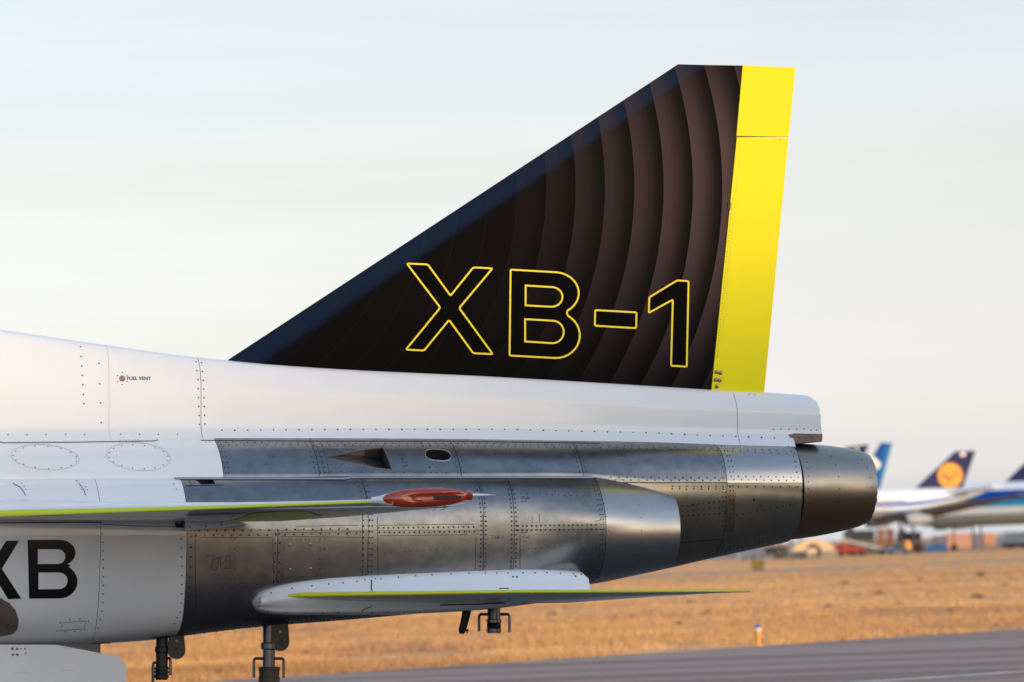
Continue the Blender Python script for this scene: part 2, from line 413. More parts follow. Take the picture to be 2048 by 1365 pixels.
ground_mat('old_asphalt', (.34, .27, .235), (.40, .32, .27), (.17, .15, .14), .5, 3, (1, 1, 1), 0, .3)
G = 9000
ribbon_ground('ground', [(-G, -G), (G, -G), (G, G), (-G, G)], 0.0, 'dry_grass_ground')
def along(p, a, b): return (p.x + ED.x * a + EN.x * b, p.y + ED.y * a + EN.y * b)
# ragged grass edge: the asphalt sheet follows a slightly uneven line
edge = []
for i in range(241):
    a = -200 + i * 2.5
    edge.append(along(e0, a, random.uniform(-.10, .10) + .25 * math.sin(a * .11)))
ribbon_ground('taxiway', edge + [along(e0, 400, -260), along(e0, -200, -260)], .004, 'asphalt')
ground_mat('ramp_asphalt', (.085, .079, .078), (.105, .097, .094), (.070, .066, .066), .5, 14, (.3, .3, 1), 0, .2)
ribbon_ground('ramp', [(-90, -80), (110, -80), (110, 38), (-90, 38)], .008, 'ramp_asphalt')
w0, w1 = ground(1700, 1366, .008), ground(2048, 1343, .008)
wd = (w1 - w0).normalized(); wnv = Vector((-wd.y, wd.x, 0))
mat('line_paint', (.82, .80, .76), .7, var=.3, vscale=3)
mark = MB()
for k in range(-30, 60):
    p = w0 + wd * (k * 2.0); q = p + wd * 1.93
    mark.add([p - wnv * .10, q - wnv * .10, q + wnv * .10, p + wnv * .10], [(0, 1, 2, 3)])
tag(mark.build('taxiway_edge_marking', 'line_paint', smooth=False, recalc=False), kind='structure')
f0, f1 = ground(1350, 1151), ground(2048, 1121)
fd = (f1 - f0).normalized(); fn = Vector((-fd.y, fd.x, 0))
q = [f0 - fd * 700 - fn * 5, f1 + fd * 900 - fn * 5, f1 + fd * 900 + fn * 6, f0 - fd * 700 + fn * 6]
ribbon_ground('perimeter_road', [(p.x, p.y) for p in q], .004, 'old_asphalt')
g0, g1 = ground(1430, 1119), ground(2048, 1095)
gd = (g1 - g0).normalized(); gn = Vector((-gd.y, gd.x, 0))
q = [g0 - gd * 900, g1 + gd * 1200, g1 + gd * 1200 + gn * 900, g0 - gd * 900 + gn * 900]
ribbon_ground('aircraft_parking_apron', [(p.x, p.y) for p in q], .006, 'old_asphalt')

# dry grass tufts and small shrubs in front of the parked airliners
mat('straw', (.60, .325, .135), .85, var=.36, vscale=.10, stretch=(.6, 1.3, 1), tint=(.84, .54, .25))
mat('straw_dark', (.46, .25, .12), .85, var=.25, vscale=.12, stretch=(.5, 1.5, 1))
LP = ground(1516.5, 1292)
def tufts(name, m, count, hmin, hmax, seed):
    rnd = random.Random(seed); vs = []; fs = []; n = 0
    while n < count:
        px = rnd.uniform(-250, 2300); dep = 1 / (1 / 52.0 + rnd.random() * (1 / 420.0 - 1 / 52.0))
        hp = CAM + ray(px, 1090) * dep; p = Vector((hp.x, hp.y, 0)); rel = (p - e0).dot(EN)
        if rel < .12 or abs((p - f0).dot(fn) - .5) < 6.1 or (p - g0).dot(gn) > -.5: continue
        if noise.noise(Vector((p.x * .25, p.y * .08, seed))) + .6 * noise.noise(Vector((p.x * 1.1, p.y * .3, seed + 7))) < rnd.uniform(-.45, .30): continue
        if abs(p.x - LP.x) < .5 and -4 < p.y - LP.y < .2: continue
        n += 1; far_ = min(2.2, max(1, dep / 90)); h0 = rnd.uniform(hmin, hmax)
        for k in range(5):
            ox, oy = rnd.gauss(0, .07), rnd.gauss(0, .07); h = h0 * rnd.uniform(.5, 1.15); a = rnd.uniform(0, 6.283); wv = .006 * far_ * rnd.uniform(.7, 1.6)
            dx, dy = math.cos(a) * wv, math.sin(a) * wv; b = len(vs); lx, ly = rnd.gauss(0, .6) * h, rnd.gauss(0, .6) * h
            vs += [(p.x + ox - dx, p.y + oy - dy, -.005), (p.x + ox + dx, p.y + oy + dy, -.005), (p.x + ox + lx, p.y + oy + ly, h)]; fs.append((b, b + 1, b + 2))
    return mesh_obj(name, vs, fs, m, smooth=False, recalc=False)
tag(tufts('dry_grass', 'straw', 42000, .05, .17, 3), 'pale straw-coloured dry grass covering the airfield', 'grass', kind='stuff')
tag(tufts('dry_weeds', 'straw_dark', 14000, .04, .13, 4), 'brownish dry weeds mixed into the airfield grass', 'grass', kind='stuff')
mat('shrub_leaf', (.07, .055, .04), .9, var=.4, vscale=3)
def shrub(px, py, wpx, label, group):
    p = ground(px, py); sc = wpx / FPX * (p - CAM).length / 2; rnd = random.Random(int(px * 7 + py)); mb = MB()
    for k in range(170):
        th = rnd.uniform(0, 6.283); rr = rnd.random() ** .6; zz = rnd.random() ** 1.3 * (1 - rr * .7) * .75
        c = Vector((math.cos(th) * rr, math.sin(th) * rr, zz)) * sc
        a = Vector((rnd.uniform(-1, 1), rnd.uniform(-1, 1), rnd.uniform(-.2, 1))).normalized() * sc * .26
        b = a.orthogonal().normalized() * sc * .06
        mb.add([c - b, c + b, c + a], [(0, 1, 2)])
    for k in range(7):
        th = rnd.uniform(0, 6.283); mb.tube([(0, 0, -.02), Vector((math.cos(th) * .4, math.sin(th) * .4, .3)) * sc, Vector((math.cos(th) * .7, math.sin(th) * .7, .5)) * sc], [sc * .03, sc * .02, sc * .008], 4)
    o = mb.build('shrub', 'shrub_leaf', smooth=False, recalc=False); o.location = p
    return tag(o, label, 'shrub', group)
GS = 'small dark shrubs dotted through the dry grass'
shrub(436, 1349, 34, 'dark shrub in dry grass between the two hanging belly tubes', GS)
for px, py, w in ((1107, 1230, 15), (1128, 1216, 12), (612, 1308, 16), (592, 1306, 10), (500, 1300, 13), (845, 1302, 12), (1046, 1276, 11), (1380, 1206, 12), (1415, 1228, 15), (1355, 1250, 18),
                  (1962, 1152, 16), (1842, 1162, 12), (1760, 1190, 18), (1600, 1270, 12), (1956, 1196, 22), (1798, 1210, 14), (1560, 1195, 9), (1690, 1168, 12), (1265, 1236, 10), (700, 1290, 12), (1480, 1262, 13), (1870, 1186, 13), (1655, 1214, 11), (1900, 1222, 12), (1545, 1232, 10), (2010, 1172, 14), (1190, 1262, 12), (900, 1285, 10), (395, 1322, 14), (275, 1330, 15)):
    shrub(px, py, w * 1.35, 'small dark dry shrub dotted in the golden grass', GS)

# unseen building added right of the camera, placed and sized to shade the lower jet
def shade_hangar():
    sh_ = Vector((math.sin(SUN_AZ), math.cos(SUN_AZ), 0)); hp_ = Vector((1, 28, 0)) + sh_ * 38 - Vector((-sh_.y, sh_.x, 0)) * 1.5
    root = empty('shade_hangar', Matrix.Translation(hp_) @ Matrix.Rotation(math.pi - SUN_AZ + math.pi, 4, 'Z') @ Matrix.Rotation(math.pi, 4, 'Z'))
    mat('hangar_sheet', (.07, .06, .055), .6, var=.08, vscale=.4); mat('hangar_door_sheet', (.055, .048, .045), .6, var=.08, vscale=.5); mat('hangar_roof_sheet', (.36, .35, .33), .6)
    Wd, D, H = 23, 24, 11.2
    mb = MB(); mb.box((0, -D / 2, H / 2 - .6), (Wd, D, H - 1.2)); mb.build('wall', 'hangar_sheet', root, smooth=False)
    mb = MB(); mb.slab([(-Wd / 2 - .5, .5, H - 1.2), (-Wd / 2 - .5, .5, H - .3), (-Wd / 2 - .5, -D / 2, H + 1.2), (-Wd / 2 - .5, -D - .5, H - .3), (-Wd / 2 - .5, -D - .5, H - 1.2)], (Wd + 1, 0, 0)); mb.build('roof', 'hangar_roof_sheet', root, smooth=False)
    for k in range(3):
        mb = MB(); mb.box((-6.6 + k * 6.6, .10, 3.2), (6.2, .24, 6.4)); mb.build('sliding_door', 'hangar_door_sheet', root, smooth=False)
    tag(root, 'unseen dark brown metal building added to shade the parked jet', 'shade_hangar')
shade_hangar()

# ================================================================== THE JET
jet = empty('research_jet', JET)
tag(jet, 'white jet with bare metal engine bays and black fin edged in yellow', 'aircraft')
def part(name, parent=jet): 
    o = empty(name); o.parent = parent; return o

# ---- dorsal spine -------------------------------------------------
SP = Loft([
    (-420, [(-.0, 600), (-.14, 606), (-.24, 640), (-.29, 700), (-.305, 780), (-.31, 850), (-.33, 868), (-.40, 888)]),
    (0,    [(-.0, 660), (-.11, 666), (-.19, 695), (-.235, 745), (-.25, 800), (-.255, 850), (-.275, 866), (-.34, 884)]),
    (220,  [(-.0, 692), (-.09, 697), (-.165, 720), (-.205, 760), (-.22, 805), (-.225, 850), (-.245, 865), (-.31, 882)]),
    (400,  [(-.0, 716), (-.075, 720), (-.145, 738), (-.185, 768), (-.20, 805), (-.207, 848), (-.225, 863), (-.285, 880)]),
    (640,  [(-.0, 735), (-.075, 740), (-.135, 757), (-.172, 778), (-.182, 800), (-.192, 850), (-.208, 862), (-.28, 880)]),
    (1000, [(-.0, 753), (-.07, 758), (-.13, 776), (-.165, 794), (-.172, 806), (-.182, 852), (-.198, 862), (-.275, 884)]),
    (1420, [(-.0, 778), (-.07, 783), (-.13, 800), (-.165, 817), (-.172, 827), (-.182, 862), (-.196, 872), (-.25, 891)]),
    (1640, [(-.0, 793), (-.06, 797), (-.12, 807), (-.16, 823), (-.168, 833), (-.178, 866), (-.19, 876), (-.235, 896)]),
], -.19, 830)
def sx(px): return A(px, 830, -.19).x
spine = part('dorsal_spine')
mb = MB(); mb.rings(SP.solid(sx(-420), sx(1584), True, 60, 5)); mb.build('spine_core', 'seam_black', spine)
def patch_obj(lf, name, m, parent, x0, x1, q0, q1, **kw):
    v, f = lf.patch(x0, x1, q0, q1, **kw); return mesh_obj(name, v, f, m, parent)
for a, b in ((-420, 218), (218, 401), (401, 1476)):
    patch_obj(SP, 'spine_panel', 'white_paint', spine, sx(a), sx(b), 0, 7, nx=40, ns=42, off=.005, gap=.0022)
tq = SP.s_at(sx(1615), 868)
patch_obj(SP, 'spine_panel', 'white_paint', spine, sx(1476), sx(1587), 0, 7, nx=12, ns=42, off=.005, gap=.0022)
# tail end cap of the spine: rounded top corner, slightly scalloped rear edge, closed
rings = []
for k, t in enumerate((0, .3, .55, .75, .88, .96, 1.0)):
    x = sx(1586.4) + (sx(1641) - sx(1586.4)) * t; ring = []
    drop = .035 * max(0, (t - .8) / .2) ** 2.2
    for j in range(25):
        q = tq * j / 24; p = SP.pt(x, q) + SP.nrm(x, q) * .005
        p.z -= drop * max(0, 1 - q / 2.2)
        p.x += (.006 * math.sin(q * 5.2) + .012 * max(0, q - 2.5) / 3) * t
        ring.append(p)
    rings.append(ring + [Vector((p.x, -p.y, p.z)) for p in ring[::-1] if abs(p.y) > .004])
MB().rings(rings).build('spine_tail_cap', 'white_paint', spine)
b0 = A(1578, 869, -.20); b1 = A(1646, 868, -.20); b2 = A(1645, 884, -.20); b3 = A(1581, 889, -.20)
brk = MB().slab([b0, b1, b2, b3], (0, .40, 0)).build('bracket', 'bracket_brown', jet, smooth=False)
bm = bmesh.new(); bm.from_mesh(brk.data); bmesh.ops.bevel(bm, geom=bm.edges, offset=.006, segments=2, affect='EDGES'); bm.to_mesh(brk.data); bm.free()
mb = MB()
for px in (1586, 1599, 1612, 1624, 1634): rivet(mb, A(px, 876 + (px > 1620) * -2, -.2005), Vector((0, -1, 0)), .006)
tag(mb.build('bracket_bolts', 'rivet_dark', brk), kind='stuff')
SPB = SP.bvh(sx(-410), sx(1640), .0054)
scr = MB()
rivet_at(scr, SPB, [(-22, 871), (16, 870), (54, 870), (92, 869.5), (131, 869), (169, 869), (241, 869), (279, 869), (317, 869), (355, 869)])
rivet_row(scr, SPB, [(444, 861), (640, 859.5), (1000, 859), (1030, 859.5), (1300, 866), (1397, 870.5), (1566, 877)], 25.7, .0060, .2)
rivet_at(scr, SPB, [(1547, 859), (1562, 859), (1578, 859), (1593, 859), (1608, 858.5), (1622, 861), (1633, 861)], .0056)
rivet_at(scr, SPB, [(161 + i * 1.15, 694 + i * 19.0) for i in range(7)] + [(198, 727), (199.5, 768), (201, 806), (202.5, 846)])
rivet_at(scr, SPB, [(392 + min(i, 2) * 1.4 + i * .6, 724 + i * 17.9) for i in range(8)] + [(403 + min(i, 2) * 1.3 + i * .6, 726 + i * 17.5) for i in range(8)])
rivet_at(scr, SPB, [(244.5 + 11 * math.cos(t), 757.5 + 12 * math.sin(t)) for t in [R(30 + 60 * k) for k in range(6)]], .0048)
rivet_at(scr, SPB, [(1498, 789), (1510, 790)], .005)
tag(scr.build('spine_screws', 'screw_grey', spine), kind='stuff')
vent = MB(); q = hit(SPB, 244.5, 757.5); vent.lathe(q[0] - q[1] * .004, q[1], [(0, .022), (.006, .022), (.0075, .020)], 20); vent.build('fuel_vent', 'bracket_brown', spine)
# raised joint strap at the forward spine seam
mb = MB(); rings = []
for j in range(43):
    qq = 7 * j / 42; x = sx(218); n = SP.nrm(x, qq); p = SP.pt(x, qq); rings.append([p + n * .003 + Vector((-.012, 0, 0)), p + n * .0085 + Vector((-.006, 0, 0)), p + n * .0085 + Vector((.006, 0, 0)), p + n * .003 + Vector((.012, 0, 0))])
mb.rings(rings).build('joint_strap', 'white_paint', spine)

# lettering on curved skin
def text_mesh(body, size_px, px, py, bvh, name, m, parent, slope=0.0, lift=.0012, bold=0.0):
    cu = bpy.data.curves.new('lettering', 'FONT'); cu.body = body; cu.size = 1.0; cu.offset = bold; cu.resolution_u = 3
    ob = bpy.data.objects.new('lettering_tmp', cu); col.objects.link(ob)
    dg = bpy.context.evaluated_depsgraph_get(); me = bpy.data.meshes.new_from_object(ob.evaluated_get(dg))
    bpy.data.objects.remove(ob)
    for v in me.vertices:
        x, y = px + v.co.x * size_px * 1.02, py - v.co.y * size_px; y += (x - px) * slope
        h = hit(bvh, x, y); v.co = h[0] + h[1] * lift if h else Vector((0, 0, 0))
    return link(name, me, m, parent, smooth=False)
text_mesh('FUEL VENT', 9.6, 253.5, 760.5, SPB, 'lettering', 'black_decal', spine, bold=.02)

def decal(bvh, outer, holes, name, m, parent, lift=.0015, cuts=2):
    loops = [[Vector((x, y, 0)) for x, y in outer]] + [[Vector((x, y, 0)) for x, y in h] for h in holes]
    tri = tessellate_polygon(loops); flat = [p for l in loops for p in l]
    bm = bmesh.new(); vs = [bm.verts.new(p) for p in flat]
    for t in tri:
        try: bm.faces.new([vs[i] for i in t])
        except ValueError: pass
    for _ in range(cuts):
        ed = [e for e in bm.edges if e.calc_length() > 14]
        if ed: bmesh.ops.subdivide_edges(bm, edges=ed, cuts=2, use_grid_fill=True)
        bmesh.ops.triangulate(bm, faces=bm.faces[:])
    for v in bm.verts:
        h = hit(bvh, v.co.x, v.co.y)
        v.co = h[0] + h[1] * lift if h else Vector((0, -.9, 0))
    me = bpy.data.meshes.new(name); bm.to_mesh(me); bm.free()
    return link(name, me, m, parent, smooth=True, angle=60)

# ---- tail fin -------------------------------------------------------
T = .05
LEb, LEt = (447, 726), (1356, 129)
BVb, BVt = (512, 738), (1418, 130.5)
HGb, HGm, HGt = (1419, 795), (1472, 273), (1485, 131.5)
fin = part('tail_fin')
def wave(px, py):
    a = px - 339; c = 217156 - a * a - (py - 375) ** 2; b = 535.9 + .85 * a
    t = (-b + math.sqrt(max(0, b * b - .6 * c))) / .3
    return t + 805
def amount(px, py):
    X = wave(px, py); f = min(1, max(0, (X - 985) / 450)) ** 1.35
    g = 1 - .55 * min(1, max(0, (300 - py) / 170)) ** 1.5 - .80 * min(1, max(0, (py - 470) / 300)) ** 1.1
    g -= .25 * min(1, max(0, (1330 - px) / 300)) * min(1, max(0, (py - 350) / 200))
    return max(0, f * g)
def lerp2(a, b, t): return (a[0] + (b[0] - a[0]) * t, a[1] + (b[1] - a[1]) * t)
def hinge(v):
    py = HGb[1] + (HGt[1] - HGb[1]) * v
    if py > 273: t = (py - 273) / (HGb[1] - 273); return (HGm[0] + (HGb[0] - HGm[0]) * t, py)
    t = (273 - py) / (273 - HGt[1]); return (HGm[0] + (HGt[0] - HGm[0]) * t, py)
NV, NU = 80, 70
vs = []; fs = []; at1 = []; at2 = []; at3 = []
for side in (-1, 1):
    base = len(vs)
    for i in range(NV + 1):
        v = i / NV; le = lerp2(LEb, LEt, v); bv = lerp2(BVb, BVt, v); hg = hinge(v)
        row = [(lerp2(le, bv, k / 6), T * k / 6) for k in range(7)] + [(lerp2(bv, hg, k / NU), T) for k in range(1, NU + 1)]
        for ki, ((px, py), t) in enumerate(row):
            at3.append((.6, .95, 1, 1, .95, .72, .30, .06)[ki] if ki < 8 else 0)
            p = A(px, py, -t); vs.append(Vector((p.x, side * t, p.z)))
            at1.append((wave(px, py) - 1444.5) / 58.6); at2.append(amount(px, py))
    w = NU + 7
    for i in range(NV):
        for j in range(w - 1): a = base + i * w + j; fs.append((a, a + 1, a + w + 1, a + w) if side < 0 else (a, a + w, a + w + 1, a + 1))
w = NU + 7; K = (NV + 1) * w
for i in range(NV): a = i * w + w - 1; fs.append((a, K + a, K + a + w, a + w))
for j in range(w - 1): a = NV * w + j; fs.append((a, a + 1, K + a + 1, K + a))
me = bpy.data.meshes.new('fin_skin'); me.from_pydata([tuple(v) for v in vs], [], fs)
for nm, dat in (('wave', at1), ('amount', at2), ('edge', at3)):
    a = me.attributes.new(nm, 'FLOAT', 'POINT'); a.data.foreach_set('value', dat)
fo_ = link('fin_skin', me, 'fin_livery', fin, True, 30)
# rudder (hinged) and fixed fin tip, both yellow wedges
def wedge(name, quad, t0, t1, m, parent):
    a, b, c, d = quad; mb = MB()         # a,b hinge bottom/top ; c,d trailing edge top/bottom
    P = [A(*a, -t0), A(*b, -t0), A(*c, -t1), A(*d, -t1)]
    for s in (1,):
        vs = [Vector((p.x, p.y, p.z)) for p in P] + [Vector((p.x, -p.y, p.z)) for p in P]
    mb.add(vs, [(0, 1, 2, 3), (4, 7, 6, 5), (0, 4, 5, 1), (1, 5, 6, 2), (2, 6, 7, 3), (3, 7, 4, 0)])
    return mb.build(name, m, parent, smooth=False)
wedge('fin_tip_panel', ((1473, 272), (1485.5, 131.5), (1591, 135), (1577.5, 274)), .050, .012, 'yellow_paint', fin)
MB().slab([A(1416, 800, -.03), A(1469, 276, -.03), A(1476, 276, -.03), A(1424, 800, -.03)], (0, .06, 0)).build('hinge_spar', 'inner_dark', fin, smooth=False)
rud = wedge('rudder', ((1421.3, 800), (1473.8, 275.0), (1577, 277), (1526.5, 806)), .052, .012, 'yellow_paint', jet)
def finface(px, py, t=.052): return A(px, py, -t - .0005)
rb = MB()
for k in range(62):
    v = k / 61; px = lerp2((1465, 398), (1434, 718), v)
    rivet(rb, finface(*px, .0508), Vector((0, -1, 0)), .0034 if k % 2 else .0044)
for px, py in ((1550, 279), (1561, 279.5)): rivet(rb, finface(px, py, .025), Vector((0, -1, 0)), .004)
for px, py in ((1497, 786), (1506, 786.5)): rivet(rb, finface(px, py, .04), Vector((0, -1, 0)), .005)
tag(rb.build('rudder_rivets', 'bracket_brown', rud), kind='stuff')
for px, py in ((1433, 744.5), (1441, 746), (1431.5, 760), (1439.5, 761), (1433.5, 773.5)):
    mb = MB(); mb.lathe(finface(px, py, .0505), (0, -1, 0), [(0, .0145), (.004, .0145), (.006, .011), (.006, .007), (.004, .006)], 14)
    mb.build('bolt', 'steel_tube', rud)
mb = MB(); mb.slab([finface(1456, 405, .055), finface(1462, 406, .055), finface(1461, 420, .055), finface(1455, 419, .055)], (0, .03, 0)).build('hinge_notch', 'inner_dark', rud, smooth=False)
mb = MB()
for a, b in (((1481, 285), (1441, 690)), ((1482.5, 285), (1444, 690))):
    p, q = finface(*a, .0495), finface(*b, .0508); d = Vector((.0012, 0, 0)); mb.add([p - d, p + d, q + d, q - d], [(0, 1, 2, 3)])
mb.build('hinge_cover_seam', 'yellow_edge', rud, smooth=False)

def flat_letter(name, outer, holes, m_fill, m_line, wpx, parent, depth):
    loops = [[A(x, y, -depth) for x, y in outer]] + [[A(x, y, -depth) for x, y in h] for h in holes]
    tri = tessellate_polygon([[Vector((p.x, p.z, 0)) for p in l] for l in loops])
    flat = [p for l in loops for p in l]
    o = mesh_obj(name, flat, tri, m_fill, parent, smooth=False, recalc=False)
    mb = MB()
    for pts in [outer] + holes:
        n = len(pts); a = []
        for i in range(n):
            p0, p1, p2 = Vector(pts[i - 1]), Vector(pts[i]), Vector(pts[(i + 1) % n])
            d1 = (p1 - p0).normalized(); d2 = (p2 - p1).normalized(); t = (d1 + d2)
            t = t.normalized() if t.length > 1e-4 else d1
            nn = Vector((-t.y, t.x)); k = wpx / 2 / max(.35, abs(nn.dot(Vector((-d1.y, d1.x)))))
            a.append((p1 + nn * k, p1 - nn * k))
        v = [A(q.x, q.y, -depth - .0012) for pr in a for q in pr]
        mb.add(v, [(2 * i, 2 * i + 1, (2 * i + 3) % (2 * n), (2 * i + 2) % (2 * n)) for i in range(n)])
    mb.build('letter_outline', m_line, o, smooth=False, recalc=False)
    return o
S = lambda pts: scale_pts(pts, 3.2, 780, 480)
def earc(cx, cy, rx, ry, a0, a1, n=14): return [(cx + rx * math.cos(R(a0 + (a1 - a0) * k / n)), cy + ry * math.sin(R(a0 + (a1 - a0) * k / n))) for k in range(n + 1)]
X1 = round_poly(S([(108, 152), (242, 158), (387, 358), (533, 177), (656, 183), (443, 437), (658, 732), (533, 726), (378, 513), (218, 709), (102, 703), (322, 434)]), 3.6)
B1 = round_poly(S([(772, 191)] + earc(1050, 341, 158, 134, -90, 58) + [(1132, 474)] + earc(1060, 612, 155, 145, -58, 90) + [(765, 741)]), 3)
B2 = S([(868, 293)] + earc(1035, 366, 69, 63, -90, 90) + [(868, 420)])
B3 = S([(865, 508)] + earc(1040, 590, 72, 72, -90, 90) + [(865, 651)])
D1 = round_poly(S([(1313, 450), (1578, 465), (1575, 566), (1311, 550)]), 3)
O1 = round_poly(S([(1660, 368), (1838, 260), (1911, 265), (1899, 812), (1799, 806), (1810, 383), (1656, 468)]), 3)
for nm, o, h in (('letter', X1, []), ('letter', B1, [B2, B3]), ('dash_mark', D1, []), ('numeral', O1, [])):
    flat_letter(nm, o, h, 'letter_black', 'yellow_decal', 3.5, fin, T + .0012)

# ---- centre engine cowling -----------------------------------------
def cen(px, j, jy, cy, cp, low, lowy):  # joint height/width, crease width/height, bottom
    return (px, [(0, j - 20), (-jy * .5, j - 13), (-jy, j), (-(jy + (cy - jy) * .42), j + (cp - j) * .24), (-(jy + (cy - jy) * .74), j + (cp - j) * .53),
                 (-(jy + (cy - jy) * .93), j + (cp - j) * .82), (-cy, cp), (-cy * 1.015, cp + 45), (-cy * .93, cp + (low - cp) * .62), (-cy * .5, low - 10), (0, low)])
CE = Loft([cen(-420, 886, .36, .70, 958, 1170, 0), cen(0, 881, .30, .66, 957, 1165, 0), cen(430, 878, .28, .645, 957, 1160, 0), cen(900, 880, .275, .635, 955, 1160, 0), cen(1180, 884, .265, .59, 956, 1172, 0),
           (1330, [(0, 868), (-.13, 874), (-.25, 886), (-.38, 903), (-.47, 928), (-.52, 955), (-.535, 972), (-.535, 1010), (-.46, 1082), (-.24, 1135), (0, 1146)]),
           (1460, [(0, 869), (-.12, 876), (-.235, 889), (-.36, 906), (-.445, 932), (-.485, 957), (-.495, 975), (-.49, 1010), (-.42, 1068), (-.22, 1108), (0, 1117)]),
           (1606, [(0, 874), (-.11, 879), (-.215, 891), (-.32, 909), (-.395, 936), (-.425, 962), (-.43, 982), (-.42, 1010), (-.345, 1052), (-.18, 1079), (0, 1086)])], -.45, 985)
def cx_(px, py): return CE.x_at(px, py)
cowl = part('centre_engine_cowling')
cxs = {}
XB0 = A(-420, 985, -.45).x; XE = A(1607, 985, -.45).x
core = MB().rings(CE.solid(XB0, XE, True, 70, 4)).build('cowling_core', 'seam_black', cowl)
xw = cx_(440, 910); x1 = cx_(632, 915); x2 = cx_(915, 915); x3 = cx_(1158, 915); x4 = cx_(1449, 930)
sj, sc6 = 1.6, 6.35
cpan = []
cpan.append(patch_obj(CE, 'skin_panel', 'white_paint', cowl, XB0, xw, sj, sc6, nx=40, ns=30))
cpan[-1]['label'] = 'white painted forward cowling panel'
for a, b, m in ((xw, x1, 'metal_skin'), (x1, x2, 'metal_skin'), (x2, x3, 'metal_skin')):
    cpan.append(patch_obj(CE, 'skin_panel', m, cowl, a, b, sj, sc6, nx=24, ns=30))
slit = lambda x: CE.s_at(x, proj(Vector((x, -.5, 0)))[1] * 0 + 965)
patch_obj(CE, 'skin_panel', 'metal_skin', cowl, x3, x4, sj, slit, nx=24, ns=30)
patch_obj(CE, 'skin_panel', 'metal_bright', cowl, x4, XE, sj, lambda x: CE.s_at(x, 966), nx=16, ns=30)
xs0 = cx_(1215, 1000)
patch_obj(CE, 'skin_panel', 'metal_titanium', cowl, xs0, x4, lambda x: CE.s_at(x, 967), 10, nx=20, ns=30, off=.003)
patch_obj(CE, 'skin_panel', 'metal_titanium', cowl, x4, XE, lambda x: CE.s_at(x, 967), 10, nx=16, ns=30, off=.003)
patch_obj(CE, 'doubler_plate', 'metal_straw', cowl, cx_(1455, 1010), cx_(1471, 1010), lambda x: CE.s_at(x, 985), lambda x: CE.s_at(x, 1062), nx=4, ns=16, off=.006)
CEB = CE.bvh(XB0, XE, .0042)

# recessed air scoop, oval outlet: cut through skin and core
def cut(objs, cutter):
    for o in objs:
        md = o.modifiers.new('cut', 'BOOLEAN'); md.operation = 'DIFFERENCE'; md.object = cutter; md.solver = 'EXACT'
        dg = bpy.context.evaluated_depsgraph_get(); me = bpy.data.meshes.new_from_object(o.evaluated_get(dg))
        o.modifiers.clear(); old = o.data; o.data = me; me.name = old.name
def depth_prism(bvh, pts, out, inn):
    n = len(pts); a = []; b = []
    for i, (x, y) in enumerate(pts):
        h = hit(bvh, x, y); d = (J3 @ ray(x, y)).normalized(); k = inn[i] if isinstance(inn, (list, tuple)) else inn
        nn = (h[1] * -1 * .75 + d * .25).normalized()
        a.append(h[0] - nn * out); b.append(h[0] + nn * k)
    return a, b
def slotcut(bvh, pts, out, inn, objs):
    a, b = depth_prism(bvh, pts, out, inn); n = len(pts)
    mb = MB(); mb.add(a + b, [tuple(range(n))[::-1], tuple(range(n, 2 * n))] + [(i, (i + 1) % n, (i + 1) % n + n, i + n) for i in range(n)])
    c = mb.build('cutter', None, None, smooth=False); bm = bmesh.new(); bm.from_mesh(c.data); bmesh.ops.triangulate(bm, faces=bm.faces[:]); bm.to_mesh(c.data); bm.free()
    c.matrix_world = JET; bpy.context.view_layer.update()
    cut(objs, c); bpy.data.objects.remove(c)
bpy.context.view_layer.update()
scoop = [(655, 915), (700, 905.5), (730, 900), (765, 896), (770, 904), (777, 922), (783, 940), (750, 936), (700, 925.5)]
slotcut(CEB, scoop, .03, [.02, .05, .09, .13, .135, .135, .135, .12, .06], [cpan[2], core])
sc_root = part('air_scoop', cowl)
tp = [(655, 914.5), (680, 909.5), (700, 905.5), (716, 902.5), (730, 900), (748, 897.5), (765, 896)]
bt = [(656, 915.5), (680, 921), (700, 925.5), (720, 929.5), (740, 933.5), (762, 937), (783, 940)]
def inward(px, py, k):
    h = hit(CEB, px, py); d = (J3 @ ray(px, py)).normalized(); nn = (h[1] * -.75 + d * .25).normalized(); return h[0] + nn * k
dt = [.004 + .10 * (i / 6) ** 1.4 for i in range(7)]; db = [.003 + .045 * (i / 6) ** 2 for i in range(7)]
top0 = [inward(*p, .0) for p in tp]; top1 = [inward(*p, k) for p, k in zip(tp, dt)]; bot1 = [inward(*p, k) for p, k in zip(bt, db)]; bot0 = [inward(*p, .0) for p in bt]
mb = MB(); mb.add(top1 + bot1 + bot0, [(i, i + 1, i + 8, i + 7) for i in range(6)] + [(i + 7, i + 8, i + 15, i + 14) for i in range(6)]); mb.build('scoop_ramp', 'metal_dark', sc_root, recalc=False)
mb = MB(); mb.add(top0 + top1, [(i, i + 1, i + 8, i + 7) for i in range(6)]); mb.build('scoop_wall', 'bracket_brown', sc_root, recalc=False)
mb = MB(); mb.add([top0[-1], top1[-1], bot1[-1], bot0[-1]], [(0, 1, 2, 3)]); mb.build('scoop_throat', 'inner_dark', sc_root, recalc=False)
